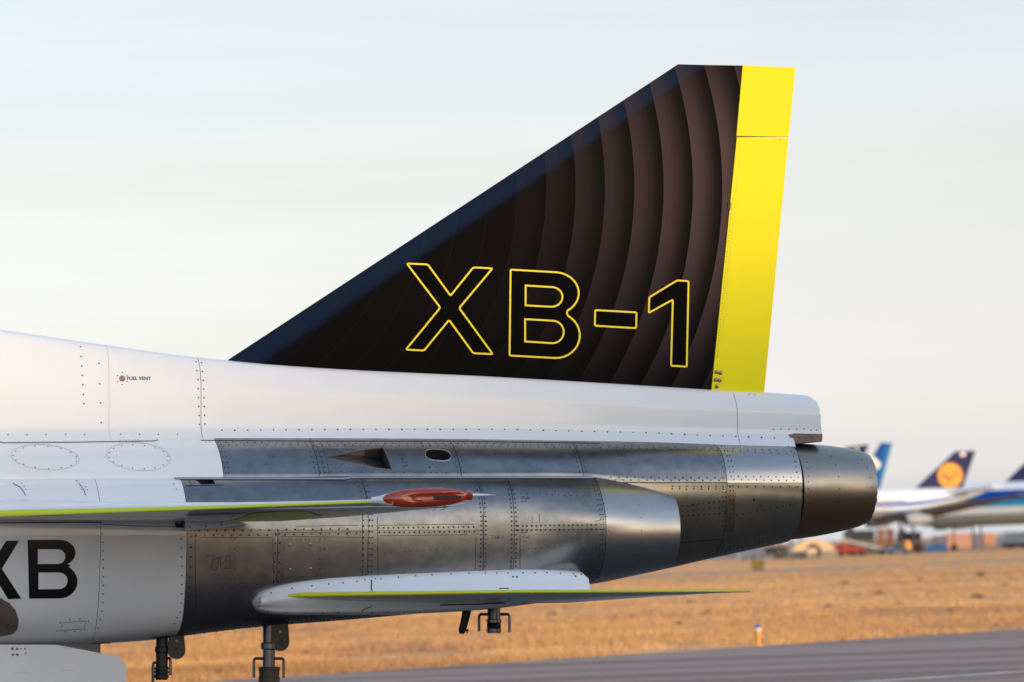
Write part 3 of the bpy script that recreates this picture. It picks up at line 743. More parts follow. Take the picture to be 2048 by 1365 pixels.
def rim(pts, wpx, bvh, name, m, parent, lift=.0035):
    n = len(pts); cxm = sum(p[0] for p in pts) / n; cym = sum(p[1] for p in pts) / n; mb = MB(); inner = []; outer = []; low = []
    for i in range(n):
        p0, p1, p2 = Vector(pts[i - 1]), Vector(pts[i]), Vector(pts[(i + 1) % n]); t = ((p1 - p0).normalized() + (p2 - p1).normalized()); t.normalize(); nn = Vector((t.y, -t.x))
        if nn.dot(p1 - Vector((cxm, cym))) < 0: nn = -nn
        h0 = hit(bvh, p1.x, p1.y); h1 = hit(bvh, p1.x + nn.x * wpx, p1.y + nn.y * wpx)
        inner.append(h0[0] + h0[1] * lift); outer.append(h1[0] + h1[1] * .0006); low.append(h0[0] - h0[1] * .006)
    mb.add(outer + inner + low, [(i, (i + 1) % n, (i + 1) % n + n, i + n) for i in range(n)] + [(i + n, (i + 1) % n + n, (i + 1) % n + 2 * n, i + 2 * n) for i in range(n)])
    return mb.build(name, m, parent, smooth=True, angle=50)
rim(scoop, 3.2, CEB, 'scoop_rim', 'bracket_brown', sc_root)
oval = [(876 + 25 * math.copysign(abs(math.cos(t)) ** .75, math.cos(t)) + 0 * t, 911 + 10.5 * math.copysign(abs(math.sin(t)) ** .8, math.sin(t)) + .10 * 25 * math.cos(t)) for t in [2 * math.pi * k / 22 for k in range(22)]]
slotcut(CEB, oval, .03, .09, [cpan[2], core])
vt = part('oval_outlet', cowl)
rim(oval, 2.0, CEB, 'outlet_lip', 'metal_bright', vt, .004)
h = hit(CEB, 878, 915); MB().tube([h[0] - h[1] * .08, h[0] - h[1] * .03], .012, 8).build('outlet_pipe', 'metal_bright', vt)

# ---- exhaust nozzle shroud of the centre engine ----------------------
NZ0 = A(1608, 985, -.43).x; NZ1 = A(1728, 985, 0).x
def nozzle():
    root = part('exhaust_nozzle'); n = 72; z0 = zsolve(NZ0, 0, 984); z1 = zsolve(NZ1, 0, 977)
    ry0, rz0, r1 = .425, .365, .268
    rings = []
    prof = [(0, 1, 0), (.15, .985, 0), (.35, .945, 0), (.55, .885, 0), (.75, .81, 0), (.9, .735, 0), (1.0, .65, 0)]
    for t, kk, _ in prof:
        w = (kk - .65) / .35; ry = r1 + (ry0 - r1) * w; rz = r1 + (rz0 - r1) * w; x = NZ0 + .006 + (NZ1 - NZ0) * t; zc = z0 + (z1 - z0) * t
        rings.append([Vector((x + (random.uniform(-.004, .004) if t == 1.0 else 0), math.cos(2 * math.pi * k / n) * ry, zc + math.sin(2 * math.pi * k / n) * rz)) for k in range(n)])
    inner = []
    for t, rr in ((1.0, r1 - .012), (.8, r1 - .01), (.2, r1 - .03)):
        x = NZ0 + .006 + (NZ1 - NZ0) * t; inner.append([Vector((x, math.cos(2 * math.pi * k / n) * rr, z1 + math.sin(2 * math.pi * k / n) * rr)) for k in range(n)])
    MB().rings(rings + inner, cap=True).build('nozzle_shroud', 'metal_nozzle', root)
    vs = [v for r in rings for v in r]; fs = [(i * n + j, i * n + (j + 1) % n, (i + 1) * n + (j + 1) % n, (i + 1) * n + j) for i in range(len(rings) - 1) for j in range(n)]
    bv = BVHTree.FromPolygons(vs, fs); mb = MB()
    for sp in ((1652, 902), (1662, 913), (1671, 931), (1677, 954), (1679, 978), (1679, 1003), (1676, 1026), (1670, 1046), (1710, 900), (1724, 920), (1735, 936), (1741, 955), (1744, 975), (1743, 998), (1740, 1018), (1735, 1036),
               (1608, 898), (1614, 925), (1616, 938), (1617, 952), (1617, 964), (1617, 978), (1617, 1006), (1613, 1032)):
        q = hit(bv, *sp)
        if q: rivet(mb, q[0], q[1], .0062)
    tag(mb.build('nozzle_rivets', 'rivet_dark', root), kind='stuff')
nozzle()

# ---- side engine nacelles -------------------------------------------
def nac(px, t, b, w=.97, k=1.0, ty=.55):
    mid = 1062
    return (px, [(-ty, t), (-.665 * k, t + 1.5), (-.775 * k, t + 12), (-.875 * k, t + 33), (-w * .975, t + 64), (-w, mid + 2), (-w * .985, 1128), (-w * .95, 1128 + (b - 1128) * .42), (-w * .87, b - (b - 1128) * .25), (-w * .71, b - 8), (-.42, b), (0, b + 2)])
NA = Loft([nac(-420, 962, 1302, 1.02), nac(0, 958, 1293, .99), nac(200, 957, 1288, .98), nac(360, 957, 1275), nac(540, 955, 1254), nac(740, 952.5, 1238), nac(920, 952, 1222), nac(1040, 952, 1209, .955),
           (1130, [(-.55, 952), (-.65, 954), (-.75, 967), (-.85, 990), (-.925, 1025), (-.945, 1062), (-.93, 1105), (-.885, 1140), (-.80, 1163), (-.66, 1178), (-.42, 1187), (0, 1189)]),
           (1212, [(-.52, 952), (-.60, 956), (-.70, 972), (-.80, 997), (-.875, 1030), (-.895, 1062), (-.88, 1097), (-.83, 1125), (-.745, 1147), (-.62, 1160), (-.40, 1169), (0, 1172)]),
           (1290, [(-.48, 962), (-.55, 967), (-.64, 982), (-.725, 1005), (-.79, 1034), (-.81, 1061), (-.795, 1092), (-.75, 1117), (-.67, 1136), (-.56, 1147), (-.38, 1154), (0, 1156)]),
           (1364, [(-.43, 975), (-.49, 980), (-.56, 993), (-.63, 1013), (-.68, 1038), (-.695, 1061), (-.683, 1086), (-.645, 1108), (-.585, 1124), (-.50, 1134), (-.36, 1140), (0, 1141)])], -.95, 1062)
def ax(px, y=-.95): return A(px, 1062, y).x
NX0 = ax(-420); NX1 = A(1363, 1061, -.695).x; NXS = A(1212, 1060, -.895).x
nacl = part('engine_nacelle')
ncore = MB().rings(NA.solid(NX0, NX1 - .012, False, 80, 4)).build('nacelle_core', 'seam_black', nacl)
s60 = lambda py: (lambda x: NA.s_at(x, py))
xa = ax(373); xb = ax(554.5); xc = ax(735); xd = ax(966); xe = ax(1028)
xseam = ax(200)
pan = []
def np_(m, x0, x1, q0, q1, **kw):
    o = patch_obj(NA, 'skin_panel', m, nacl, x0, x1, q0, q1, **kw); pan.append(o); return o
for a, b in ((NX0, xseam), (xseam, xa)):
    o = np_('white_satin', a, b, s60(1044), 10.6, nx=24, ns=36, gap=.002); o['label'] = 'white painted nacelle side panel'
    o = np_('white_paint', a, b, .9, s60(1044), nx=24, ns=16, gap=.002); o['label'] = 'white painted nacelle shoulder panel'
BELT = 1061
np_('metal_skin', xa, xc, .9, s60(BELT - .6), nx=20, ns=20)
np_('metal_skin', xc, xd, .9, s60(BELT - .6), nx=16, ns=20)
np_('metal_skin', xd, xe, .9, s60(1150), nx=8, ns=26)
np_('metal_skin', xe, NXS, .9, s60(BELT - 1.6), nx=16, ns=20)
np_('metal_dark', xa, xb, s60(BELT), 9.2, nx=14, ns=24)
np_('metal_dark', xb, xc, s60(BELT), 9.2, nx=14, ns=24)
np_('metal_skin', xc, xd, s60(BELT), 9.2, nx=14, ns=24)
np_('metal_skin', xe, NXS, s60(BELT - 1), 9.2, nx=14, ns=24)
np_('metal_skin', xd, xe, s60(1150), 9.2, nx=8, ns=14)
np_('metal_dark', xa, NXS, 9.2, 11, nx=30, ns=8)
sh = np_('metal_bright', NXS, NX1, .6, 11, nx=18, ns=46, off=.006, gap=.001); sh['label'] = 'bright burnished shroud around the side engine outlet'
# nozzle mouth behind the shroud edge
NAB = NA.bvh(NX0, NX1, .0044)
# mirrored far side nacelle
far = part('engine_nacelle'); far['label'] = 'far side engine nacelle hidden behind the fuselage'
rings = [[Vector((p.x, -p.y, p.z)) for p in r] for r in NA.solid(NX0, NX1, False, 60, 3)]
MB().rings(rings).build('nacelle_shell', 'metal_skin', far)
# flange lip along the nacelle top
mb = MB(); rows = []
for i in range(60):
    px = 350 + (1185 - 350) * i / 59; h0 = hit(NAB, px, 958.5 if px < 700 else 956.0)
    if not h0: continue
    rows.append([h0[0] + Vector((0, .05, .012)), h0[0] + Vector((0, .012, .015)), h0[0] + Vector((0, -.010, .009)), h0[0] + Vector((0, -.016, -.002)), h0[0] + Vector((0, .03, -.02))])
MB().rings(rows).build('flange', 'metal_bright', nacl)
# intake slot on the nacelle shoulder
slot = [(388, 958.5), (424, 957.5), (431, 968), (402, 969.5)]
slotcut(NAB, slot, .02, [.01, .05, .05, .01], [pan[4], ncore])
ri = MB(); ribbon(ri, NAB, [(372, 972), (446, 970.5)], 1.2); ribbon(ri, NAB, [(376, 959), (384, 972)], 1.2)

# access door on the lower nacelle, four bright quarter turn fasteners
dq = NA; acc = patch_obj(NA, 'access_door', 'metal_dark', nacl, ax(568), ax(634), s60(1083), s60(1152), nx=6, ns=8, off=.0062, th=.004)
for px, py in ((579, 1090), (620.5, 1089), (580, 1140), (621, 1138)):
    h = hit(NAB, px, py); MB().lathe(h[0], h[1], [(0, .012), (.005, .011), (.0065, .006)], 10).build('fastener', 'rivet_steel', acc)

# ---- rivets, scribed lines and shop writing on bare metal ---------------
rv = MB()
def ctop(px): return CE_joint(px)
def jnt(px): 
    P = [(430, 878), (900, 880), (1200, 884), (1400, 888), (1592, 893)]
    for (a, b), (c, d) in zip(P, P[1:]):
        if px <= c: return b + (d - b) * (px - a) / (c - a)
    return 893
for dy, st, o in ((7, 14.5, 0), (11.5, 15.5, 5)):
    rivet_row(rv, CEB, [(437 + o, jnt(437) + dy), (900, jnt(900) + dy), (1200, jnt(1200) + dy), (1400, jnt(1400) + dy + 1), (1590, jnt(1590) + dy + 3)], st, .0050)
def cring(px, py, y0=893, y1=950, off=0, step=11, r=.005):
    x = cx_(px, py) + off
    c = []
    for i in range(12):
        q = CE.s_at(x, y0 + (y1 - y0) * i / 11); c.append(proj(CE.pt(x, q)))
    rivet_row(rv, CEB, c, step, r)
for px, o in ((440, .02), (440, .045), (632, -.03), (632, .012), (632, .045), (855, 0), (868, 0), (915, -.022), (915, .022), (1158, -.028), (1158, .024), (1449, -.03), (1449, .02), (1449, .045), (1600, -.02)):
    cring(px, 915 if px < 1500 else 960, off=o)
rivet_row(rv, CEB, [(640, 943), (900, 947)], 21, .0042)
for y, st in ((956, 16), (961.5, 16)):
    rivet_row(rv, CEB, [(1222 + (y > 960) * 8, y - 1), (1452, y)], st, .0058)
for y in (953, 960): rivet_row(rv, CEB, [(1462 + (y > 955) * 6, y), (1600, y + 2)], 15, .0054)
for y in (973, 978): rivet_row(rv, CEB, [(1345, y), (1452, y + 1)], 14.5, .0052)
rivet_row(rv, CEB, [(1460, 974), (1600, 974)], 17, .0062)
for x in (1460.5, 1467): rivet_row(rv, CEB, [(x, 973), (x + 1, 1060), (x - 6, 1085)], 9, .006)
for x in (1446, 1452): rivet_row(rv, CEB, [(x, 985), (x, 1060), (x - 12, 1098)], 9.5, .0046)
for y in (1013, 1023, 1032): rivet_row(rv, CEB, [(1366, y), (1452, y - 12 + (y - 1013) * .35)], 10.5, .0052)
rivet_row(rv, CEB, [(1374, 1062), (1444, 1046)], 13, .0040)
rivet_row(rv, CEB, [(1474, 1030), (1600, 1006)], 13.5, .0055)
rivet_row(rv, CEB, [(1604, 982), (1605, 1020), (1598, 1048), (1585, 1070)], 11, .005)
for d in (0, 7): rivet_row(rv, CEB, [(1410, 1106 + d), (1460, 1094 + d), (1520, 1080 + d), (1582, 1064 + d)], 8.5, .0046)
for k in range(40): rivet_at(rv, CEB, [(random.uniform(1432, 1466), random.uniform(1085, 1112))], .0045)
rivet_row(rv, CEB, [(1380, 1131), (1432, 1120), (1500, 1104), (1588, 1082)], 7, .005)
rivet_at(rv, CEB, [(1508, 1000)], .010)
tag(rv.build('cowling_rivets', 'rivet_dark', cowl), kind='stuff')

rn = MB()
def nring(x, y0, y1, step=11, r=.0058, off=0.0):
    c = []
    for i in range(16):
        q = NA.s_at(x + off, y0 + (y1 - y0) * i / 15); c.append(proj(NA.pt(x + off, q)))
    rivet_row(rn, NAB, c, step, r)
for o in (-.034, .011, .030): nring(xc, 962, 1168, 11.5, .0056, o)
for o in (-.018, .018): nring(xd, 956, 1142, 9.0, .006, o)
for o in (-.018, .016): nring(xe, 956, 1140, 9.0, .006, o)
for o in (-.016, .014): nring(xb, 1068, 1176, 19, .0058, o)
for o in (-.018, -.040): nring(NXS, 962, 1165, 10, .005, o)
nring(xa, 1075, 1235, 20, .0062, .03)
rivet_row(rn, NAB, [(398, 1062), (560, 1060), (700, 1058)], 17.5, .0062); rivet_row(rn, NAB, [(392, 1071.5), (560, 1070), (728, 1067)], 17.8, .0062)
rivet_row(rn, NAB, [(757, 1056), (950, 1054.5)], 10, .0060); rivet_row(rn, NAB, [(759, 1065.5), (950, 1063.5)], 10, .0060)
rivet_row(rn, NAB, [(1036, 1052.5), (1200, 1050)], 9.2, .0066); rivet_row(rn, NAB, [(1036, 1061), (1203, 1059)], 9.2, .0066)
rivet_row(rn, NAB, [(1042, 987), (1190, 993)], 12.5, .0042); rivet_row(rn, NAB, [(1045, 1100), (1180, 1086)], 13, .0038); rivet_row(rn, NAB, [(770, 1107), (900, 1096)], 13, .0036)
for px in (461, 470, 640, 649): rivet_row(rn, NAB, [(px, 1078), (px, 1165 if px > 600 else 1220)], 20, .0040)
rivet_row(rn, NAB, [(565, 1080), (632, 1078)], 9, .0032); rivet_row(rn, NAB, [(562, 1084), (563, 1150)], 9, .0032); rivet_row(rn, NAB, [(638, 1084), (638, 1150)], 9, .0032); rivet_row(rn, NAB, [(566, 1156), (636, 1154)], 7, .0032)
rivet_row(rn, NAB, [(360, 959), (940, 954)], 24, .0046)
rivet_row(rn, NAB, [(960, 955), (1180, 956)], 20, .0044)
rivet_at(rn, NAB, [(x_, y_) for x_, y_ in ((1272, 974), (1270, 989), (1278, 1010), (1282, 1036), (1283, 1062), (1282, 1086), (1277, 1110), (1270, 1130), (1208, 1008), (1214, 1034), (1217, 1062), (1215, 1091), (1210, 1118), (1195, 965), (1192, 963))], .0055)
rivet_row(rn, NAB, [(362, 1264), (420, 1258), (540, 1243), (640, 1234)], 12, .0058, 1.0)
rivet_row(rn, NAB, [(370, 1271), (440, 1264), (540, 1250), (640, 1242), (740, 1235), (920, 1219)], 6.5, .0062, .8)
rivet_row(rn, NAB, [(470, 1256), (540, 1247), (740, 1232), (900, 1217)], 9, .0056, 1.0)
tag(rn.build('nacelle_rivets', 'rivet_dark', nacl), kind='stuff')
rwm = MB()
for x_, y0_, y1_ in ((204, 1068, 1240), (361, 1078, 1225)):
    n_ = 11 if x_ < 300 else 9
    for i in range(n_):
        y_ = y0_ + (y1_ - y0_) * i / (n_ - 1); rivet_at(rwm, NAB, [(x_ + 3 * math.sin((y_ - 1060) / 190 * 3.1) - max(0, y_ - 1215) * .15, y_)], .0056)
rivet_at(rwm, NAB, [(197, 1257), (354, 1236), (349, 1248)], .0056)
for c, n_ in (((90, 915, 64, 22), 15), ((277, 914, 60, 24), 16)):
    for k in range(n_):
        t = 2 * math.pi * k / n_ + .2; px, py = c[0] + c[2] * math.cos(t), c[1] + c[3] * math.sin(t) + .06 * c[2] * math.cos(t)
        rivet_at(rwm, CEB, [(px, py)], .0054)
rivet_row(rwm, CEB, [(240, 880.8), (278, 880.5)], 6, .0035)
rivet_at(rwm, CEB, [(410, 881), (418, 881), (411, 885), (420, 885)], .005)
rivet_at(rwm, NAB, [(121, 1246), (140, 1239.5), (160, 1238.5), (177, 1243), (114, 1262.5), (131, 1264.5), (150, 1263.5), (170, 1260)], .0050)
rivet_at(rwm, NAB, [(43, 967), (48, 973), (52, 979), (155, 962), (160, 970), (163, 979), (166, 966), (172, 974), (175, 980), (340, 956), (347, 968), (353, 979)], .005)
tag(rwm.build('panel_screws', 'screw_grey', nacl), kind='stuff')
# scribed seams and pen marks
rfa = MB()
for c in ((90, 915, 68, 25), (277, 914, 64, 28)):
    ribbon(rfa, CEB, [(c[0] + c[2] * math.cos(t), c[1] + c[3] * math.sin(t) + .07 * c[2] * math.cos(t)) for t in [2 * math.pi * k / 40 for k in range(41)]], .7)
ribbon(ri, NAB, [(121, 1260), (126, 1246), (172, 1242), (168, 1258), (121, 1262)], .8)
for pts in ([(26, 967), (40, 975), (48, 985), (51, 992)], [(151, 961), (160, 970), (168, 981), (171, 991)]): ribbon(ri, NAB, pts, 1.5)
for pts in ([(404, 1074), (404, 1074)],): pass
for pts in ([(390, 1078), (392, 1228)], [(400, 1075), (545, 1075.5), (548, 1176)], [(562, 1077), (563, 1073.5), (722, 1075)], [(563, 1066), (725, 1064)], [(590, 1053), (716, 1051)],
            [(725, 1030), (725, 1153)], [(755, 1035), (756, 1153)], [(757, 1051), (948, 1049)], [(760, 1072), (935, 1070)], [(952, 1075), (950, 1140)], [(965.5, 1030), (966.5, 1145)], [(1040, 1068), (1040, 1118)], [(1040, 1066), (1055, 1065)],
            [(1200, 1085), (1196, 1135)], [(1188, 1043), (1200, 1042)], [(1022, 1120), (1022, 1140)], [(1022, 1118), (1040, 1117)], [(1040, 1117), (1040, 1138)]): ribbon(ri, NAB, pts, 1.0)
ribbon(ri, CEB, [(1364, 1086), (1440, 1079)], 1.0)
for x_ in (645, 656):
    xx = cx_(x_, 935); c = [proj(CE.pt(xx, CE.s_at(xx, y_))) for y_ in (890, 900, 912, 925, 938, 948)]; ribbon(ri, CEB, c, .9)
mat('seam_grey', (.30, .33, .36), .6)
tag(rfa.build('cover_outlines', 'seam_grey', cowl, recalc=False), kind='stuff')
ribbon(ri, CEB, [(-40, 885), (0, 884.5), (8, 886.3), (150, 885), (308, 882.5), (316, 880.5)], 1.6); ribbon(ri, CEB, [(402, 881.5), (430, 881.5), (640, 882.5), (900, 883), (1200, 887)], 1.5, step=14)
ribbon(ri, NAB, [(-60, 1047.5), (40, 1046), (150, 1045), (204, 1045.5)], 2.0); ribbon(ri, NAB, [(204, 1049), (270, 1052.5), (350, 1053)], 1.2)
tag(ri.build('scribed_lines', 'pen_ink', nacl, recalc=False), kind='stuff')
wr = MB()
def stroke(bvh, pts, k, ox, oy, w=1.0): ribbon(wr, bvh, scale_pts(pts, k, ox, oy), w, step=3)
Z3 = (4.267, 400, 840)
for pts in ([(50, 1165), (115, 1158), (90, 1285)], [(150, 1170), (125, 1200), (108, 1250), (115, 1285), (140, 1278), (158, 1235), (160, 1185), (150, 1170)], [(175, 1165), (172, 1262)], [(188, 1225), (206, 1224)], [(262, 1165), (218, 1166), (214, 1208), (250, 1205), (265, 1232), (250, 1268), (208, 1270)]):
    stroke(NAB, pts, *Z3, 1.1)
Z4 = (4.267, 840, 840)
for pts in ([(610, 990), (632, 990), (612, 1020)], [(650, 990), (636, 1008), (642, 1020), (654, 1012), (640, 1006)], [(668, 990), (662, 1000), (676, 1012), (664, 1018), (660, 1008), (676, 996), (668, 990)], [(686, 1004), (696, 1004)], [(700, 992), (714, 994), (704, 1004), (714, 1012), (702, 1018)],
            [(878, 1012), (878, 988), (900, 988)], [(878, 1000), (895, 1000)], [(905, 998), (909, 1012), (913, 1003), (917, 1012), (921, 998)], [(922, 988), (922, 1010), (934, 1004), (932, 992), (922, 988)], [(920, 1036), (880, 1038), (892, 1030)], [(880, 1038), (892, 1046)],
            [(872, 680), (872, 655), (892, 655)], [(872, 667), (886, 667)], [(898, 664), (902, 680), (906, 671), (910, 680), (914, 664)], [(918, 660), (918, 682), (932, 675), (930, 664), (918, 660)], [(910, 696), (862, 700), (874, 690)], [(862, 700), (874, 708)], [(1018, 800), (1018, 880)], [(958, 830), (958, 882)]):
    stroke(NAB, pts, *Z4, .9)
for pts in ([(585, 300), (590, 325), (600, 310)], [(610, 305), (618, 325)], [(622, 310), (634, 318)], [(545, 385), (560, 365)], [(560, 390), (578, 362)],
            [(1705, 300), (1740, 298)], [(1712, 325), (1738, 350)], [(1735, 320), (1715, 352)], [(1725, 365), (1762, 360)], [(1730, 400), (1770, 390)]): stroke(CEB, pts, *Z3, .9)
for pts in ([(625, 295), (650, 290), (640, 305)], [(690, 290), (715, 288)], [(702, 290), (702, 304)], [(730, 282), (730, 304), (748, 300)], [(760, 290), (772, 302)], [(800, 285), (800, 303)], [(822, 280), (822, 302)],
            [(1690, 290), (1690, 312), (1706, 300), (1692, 290)], [(1715, 290), (1730, 312)], [(1745, 288), (1745, 310), (1762, 305)]): stroke(CEB, pts, *Z4, .8)
tag(wr.build('shop_writing', 'pen_ink', nacl, recalc=False), kind='stuff')

# registration letters on the white nacelle side
Q = lambda pts: scale_pts(pts, 3.2125, 0, 940)
decal(NAB, Q([(177, 450)] + earc(385, 533, 100, 83, -90, 62, 12) + [(455, 612)] + earc(378, 718, 120, 109, -58, 90, 12) + [(187, 828)]),
      [Q([(243, 510)] + earc(372, 558, 48, 47, -90, 90, 10) + [(243, 605)]), Q([(246, 660)] + earc(378, 713, 56, 53, -90, 90, 10) + [(247, 768)])], 'letter', 'black_decal', nacl)
decal(NAB, Q([(122, 455), (40, 456), (-24, 556), (-88, 456), (-172, 456), (-68, 640), (-184, 828), (-100, 828), (-24, 706), (52, 832), (137, 828), (12, 636)]), [], 'letter', 'black_decal', nacl)
decal(NAB, [(-110, 1196), (-30, 1192), (0, 1196), (18, 1206), (31, 1221), (37, 1240), (35, 1258), (26, 1268), (0, 1273), (-110, 1278)], [], 'heat_shield_plate', 'bracket_brown', nacl, .004)
mb = MB(); rivet_at(mb, NAB, [(3, 1199), (18, 1208), (29, 1222), (33, 1238), (31, 1252)], .006); 
for v in mb.v: v.y -= .006
tag(mb.build('plate_screws', 'screw_grey', nacl), kind='stuff')
# keel fairing along the belly
kf = Loft([(-420, [(-.75, 1284), (-.72, 1297), (-.60, 1305), (-.3, 1309), (0, 1310)]), (0, [(-.73, 1274), (-.71, 1283), (-.60, 1290), (-.3, 1293), (0, 1294)]), (160, [(-.70, 1273), (-.68, 1280), (-.58, 1287.5), (-.3, 1290), (0, 1291)]), (300, [(-.62, 1272), (-.60, 1275), (-.54, 1280), (-.3, 1283), (0, 1284)]), (362, [(-.5, 1270), (-.49, 1272), (-.47, 1274), (-.3, 1277), (0, 1278)])], -.7, 1280)
MB().rings(kf.solid(kf.X[0], kf.X[-1], True, 30, 4)).build('keel_fairing', 'white_satin', jet)
mb = MB(); KB = kf.bvh(kf.X[0], kf.X[-1], .001); 
for pts in ([(18, 1275.5), (190, 1273)], [(0, 1289), (150, 1289), (255, 1285)], [(128, 1275), (136, 1283)], [(165, 1276), (168, 1281)]): ribbon(mb, KB, pts, 1.6)
mb.build('keel_seams', 'seam_black', jet, recalc=False)

# ---- wing --------------------------------------------------------------
def curve1(P, y):
    for (a, b), (c, d) in zip(P, P[1:]):
        if y >= c: return b + (d - b) * (y - a) / (c - a)
    return P[-1][1]
WLE = [(-.85, (-216, 1041)), (-1.35, (0, 1033)), (-2.2, (384, 1019)), (-3.0, (742, 1005)), (-3.10, (800, 1000))]
WTE = [(-.85, (455, 1045)), (-1.35, (560, 1043)), (-1.75, (645, 1037.5)), (-2.2, (735, 1030)), (-3.0, (905, 1013)), (-3.10, (930, 1008))]
def lin(P, y):
    for (a, b), (c, d) in zip(P, P[1:]):
        if y >= c or c == P[-1][0]: t = (y - a) / (c - a); return lerp2(b, d, t)
def wing_pt(y, c, side, off=0.0, le=None, te=None):
    a = A(*lin(WLE, y), y); b = A(*lin(WTE, y), y)
    k = (y + .85) / (-3.1 + .85)
    hu = .125 * (1 - k) ** 1.6 + .030; hl = .004 + .012 * min(1, k * 2)
    g = math.sqrt(max(c, 0)) * (1 - c) * 2.6
    p = a + (b - a) * c; p.z += (hu * g + off) if side > 0 else (-hl * g - off)
    return p
def wing(mir, parent):
    ys = [-.85, -1.05, -1.35, -1.7, -2.0, -2.4, -2.7, -2.9, -3.0, -3.07, -3.10]; cs = [0, .002, .006, .012, .02, .035, .06, .1, .16, .25, .35, .5, .65, .8, .92, 1.0]
    rings = []
    for y in ys:
        up_ = [wing_pt(y, c, 1) for c in cs]; lo = [wing_pt(y, c, -1) for c in cs[1:-1]][::-1]
        rings.append([Vector((p.x, p.y * mir, p.z)) for p in up_ + lo])
    MB().rings(rings).build('wing_skin', 'white_paint', parent, angle=50)
    rings = []
    for y in ys[:9]:
        cb = [0, .0015, .004, .008, .014, .020]
        prof = [wing_pt(y, c, 1, .0018) for c in cb[::-1]] + [wing_pt(y, c, -1, .0018) for c in cb[1:4]]
        for p in prof: p.x -= .002
        rings.append([Vector((p.x, p.y * mir, p.z)) for p in prof])
    MB().rings(rings, cap=False, close=False).build('leading_edge_band', 'yellow_edge', parent, angle=50)
wg = part('wing'); wing(1, wg)
wf = part('wing'); wing(-1, wf); wf['label'] = 'far side wing hidden behind the fuselage'
# drooped trailing surfaces seen under the wing
def under_plate(name, m, pts, y0, y1, parent, th=.006):
    n = len(pts); P = []
    for px, py, y in pts: P.append(A(px, py, y))
    return MB().slab(P, (0, 0, th)).build(name, m, parent, smooth=False)
lo_v = []; lo_f = []; NYW, NCW = 40, 30
for i in range(NYW + 1):
    for j in range(NCW + 1): lo_v.append(wing_pt(-.85 - 2.24 * i / NYW, j / NCW, -1))
for i in range(NYW):
    for j in range(NCW): a = i * (NCW + 1) + j; lo_f.append((a, a + 1, a + NCW + 2, a + NCW + 1))
WLB = BVHTree.FromPolygons(lo_v, lo_f)
decal(WLB, [(506, 1026), (560, 1022.5), (610, 1022), (645, 1033), (600, 1039), (558, 1042), (455, 1043), (480, 1036)], [], 'inboard_elevon', 'yellow_edge', wg, .004)
decal(WLB, [(372, 1030), (492, 1025.5), (486, 1033), (440, 1037), (372, 1040)], [], 'flap_hinge_plate', 'white_satin', wg, .005)
fr = MB(); fr.slab([A(371, 1034, -1.06), A(440, 1038, -1.05), A(498, 1047, -1.02), (A(440, 1056, -1.06)), A(402, 1060, -1.07), A(371, 1062, -1.07)], (0, .12, 0)).build('root_fairing', 'white_satin', wg, smooth=False)
mb = MB()
for px, py in ((380, 1055), (412, 1053), (443, 1050), (443, 1044)): rivet(mb, A(px, py, -1.0705), Vector((0, -1, 0)), .006)
tag(mb.build('fairing_screws', 'screw_grey', wg), kind='stuff')
mb = MB(); mb.slab([A(352, 1045, -1.03), A(366, 1043, -1.03), A(366, 1056, -1.03), A(354, 1055, -1.03)], (0, .05, 0)).build('hinge_bracket', 'inner_dark', wg, smooth=False)
MB().box(A(357, 1046, -1.045), (.02, .03, .012)).tube([A(348, 1042, -1.045), A(370, 1041, -1.045)], .008, 6).build('hinge_pin', 'steel_tube', wg, smooth=False)
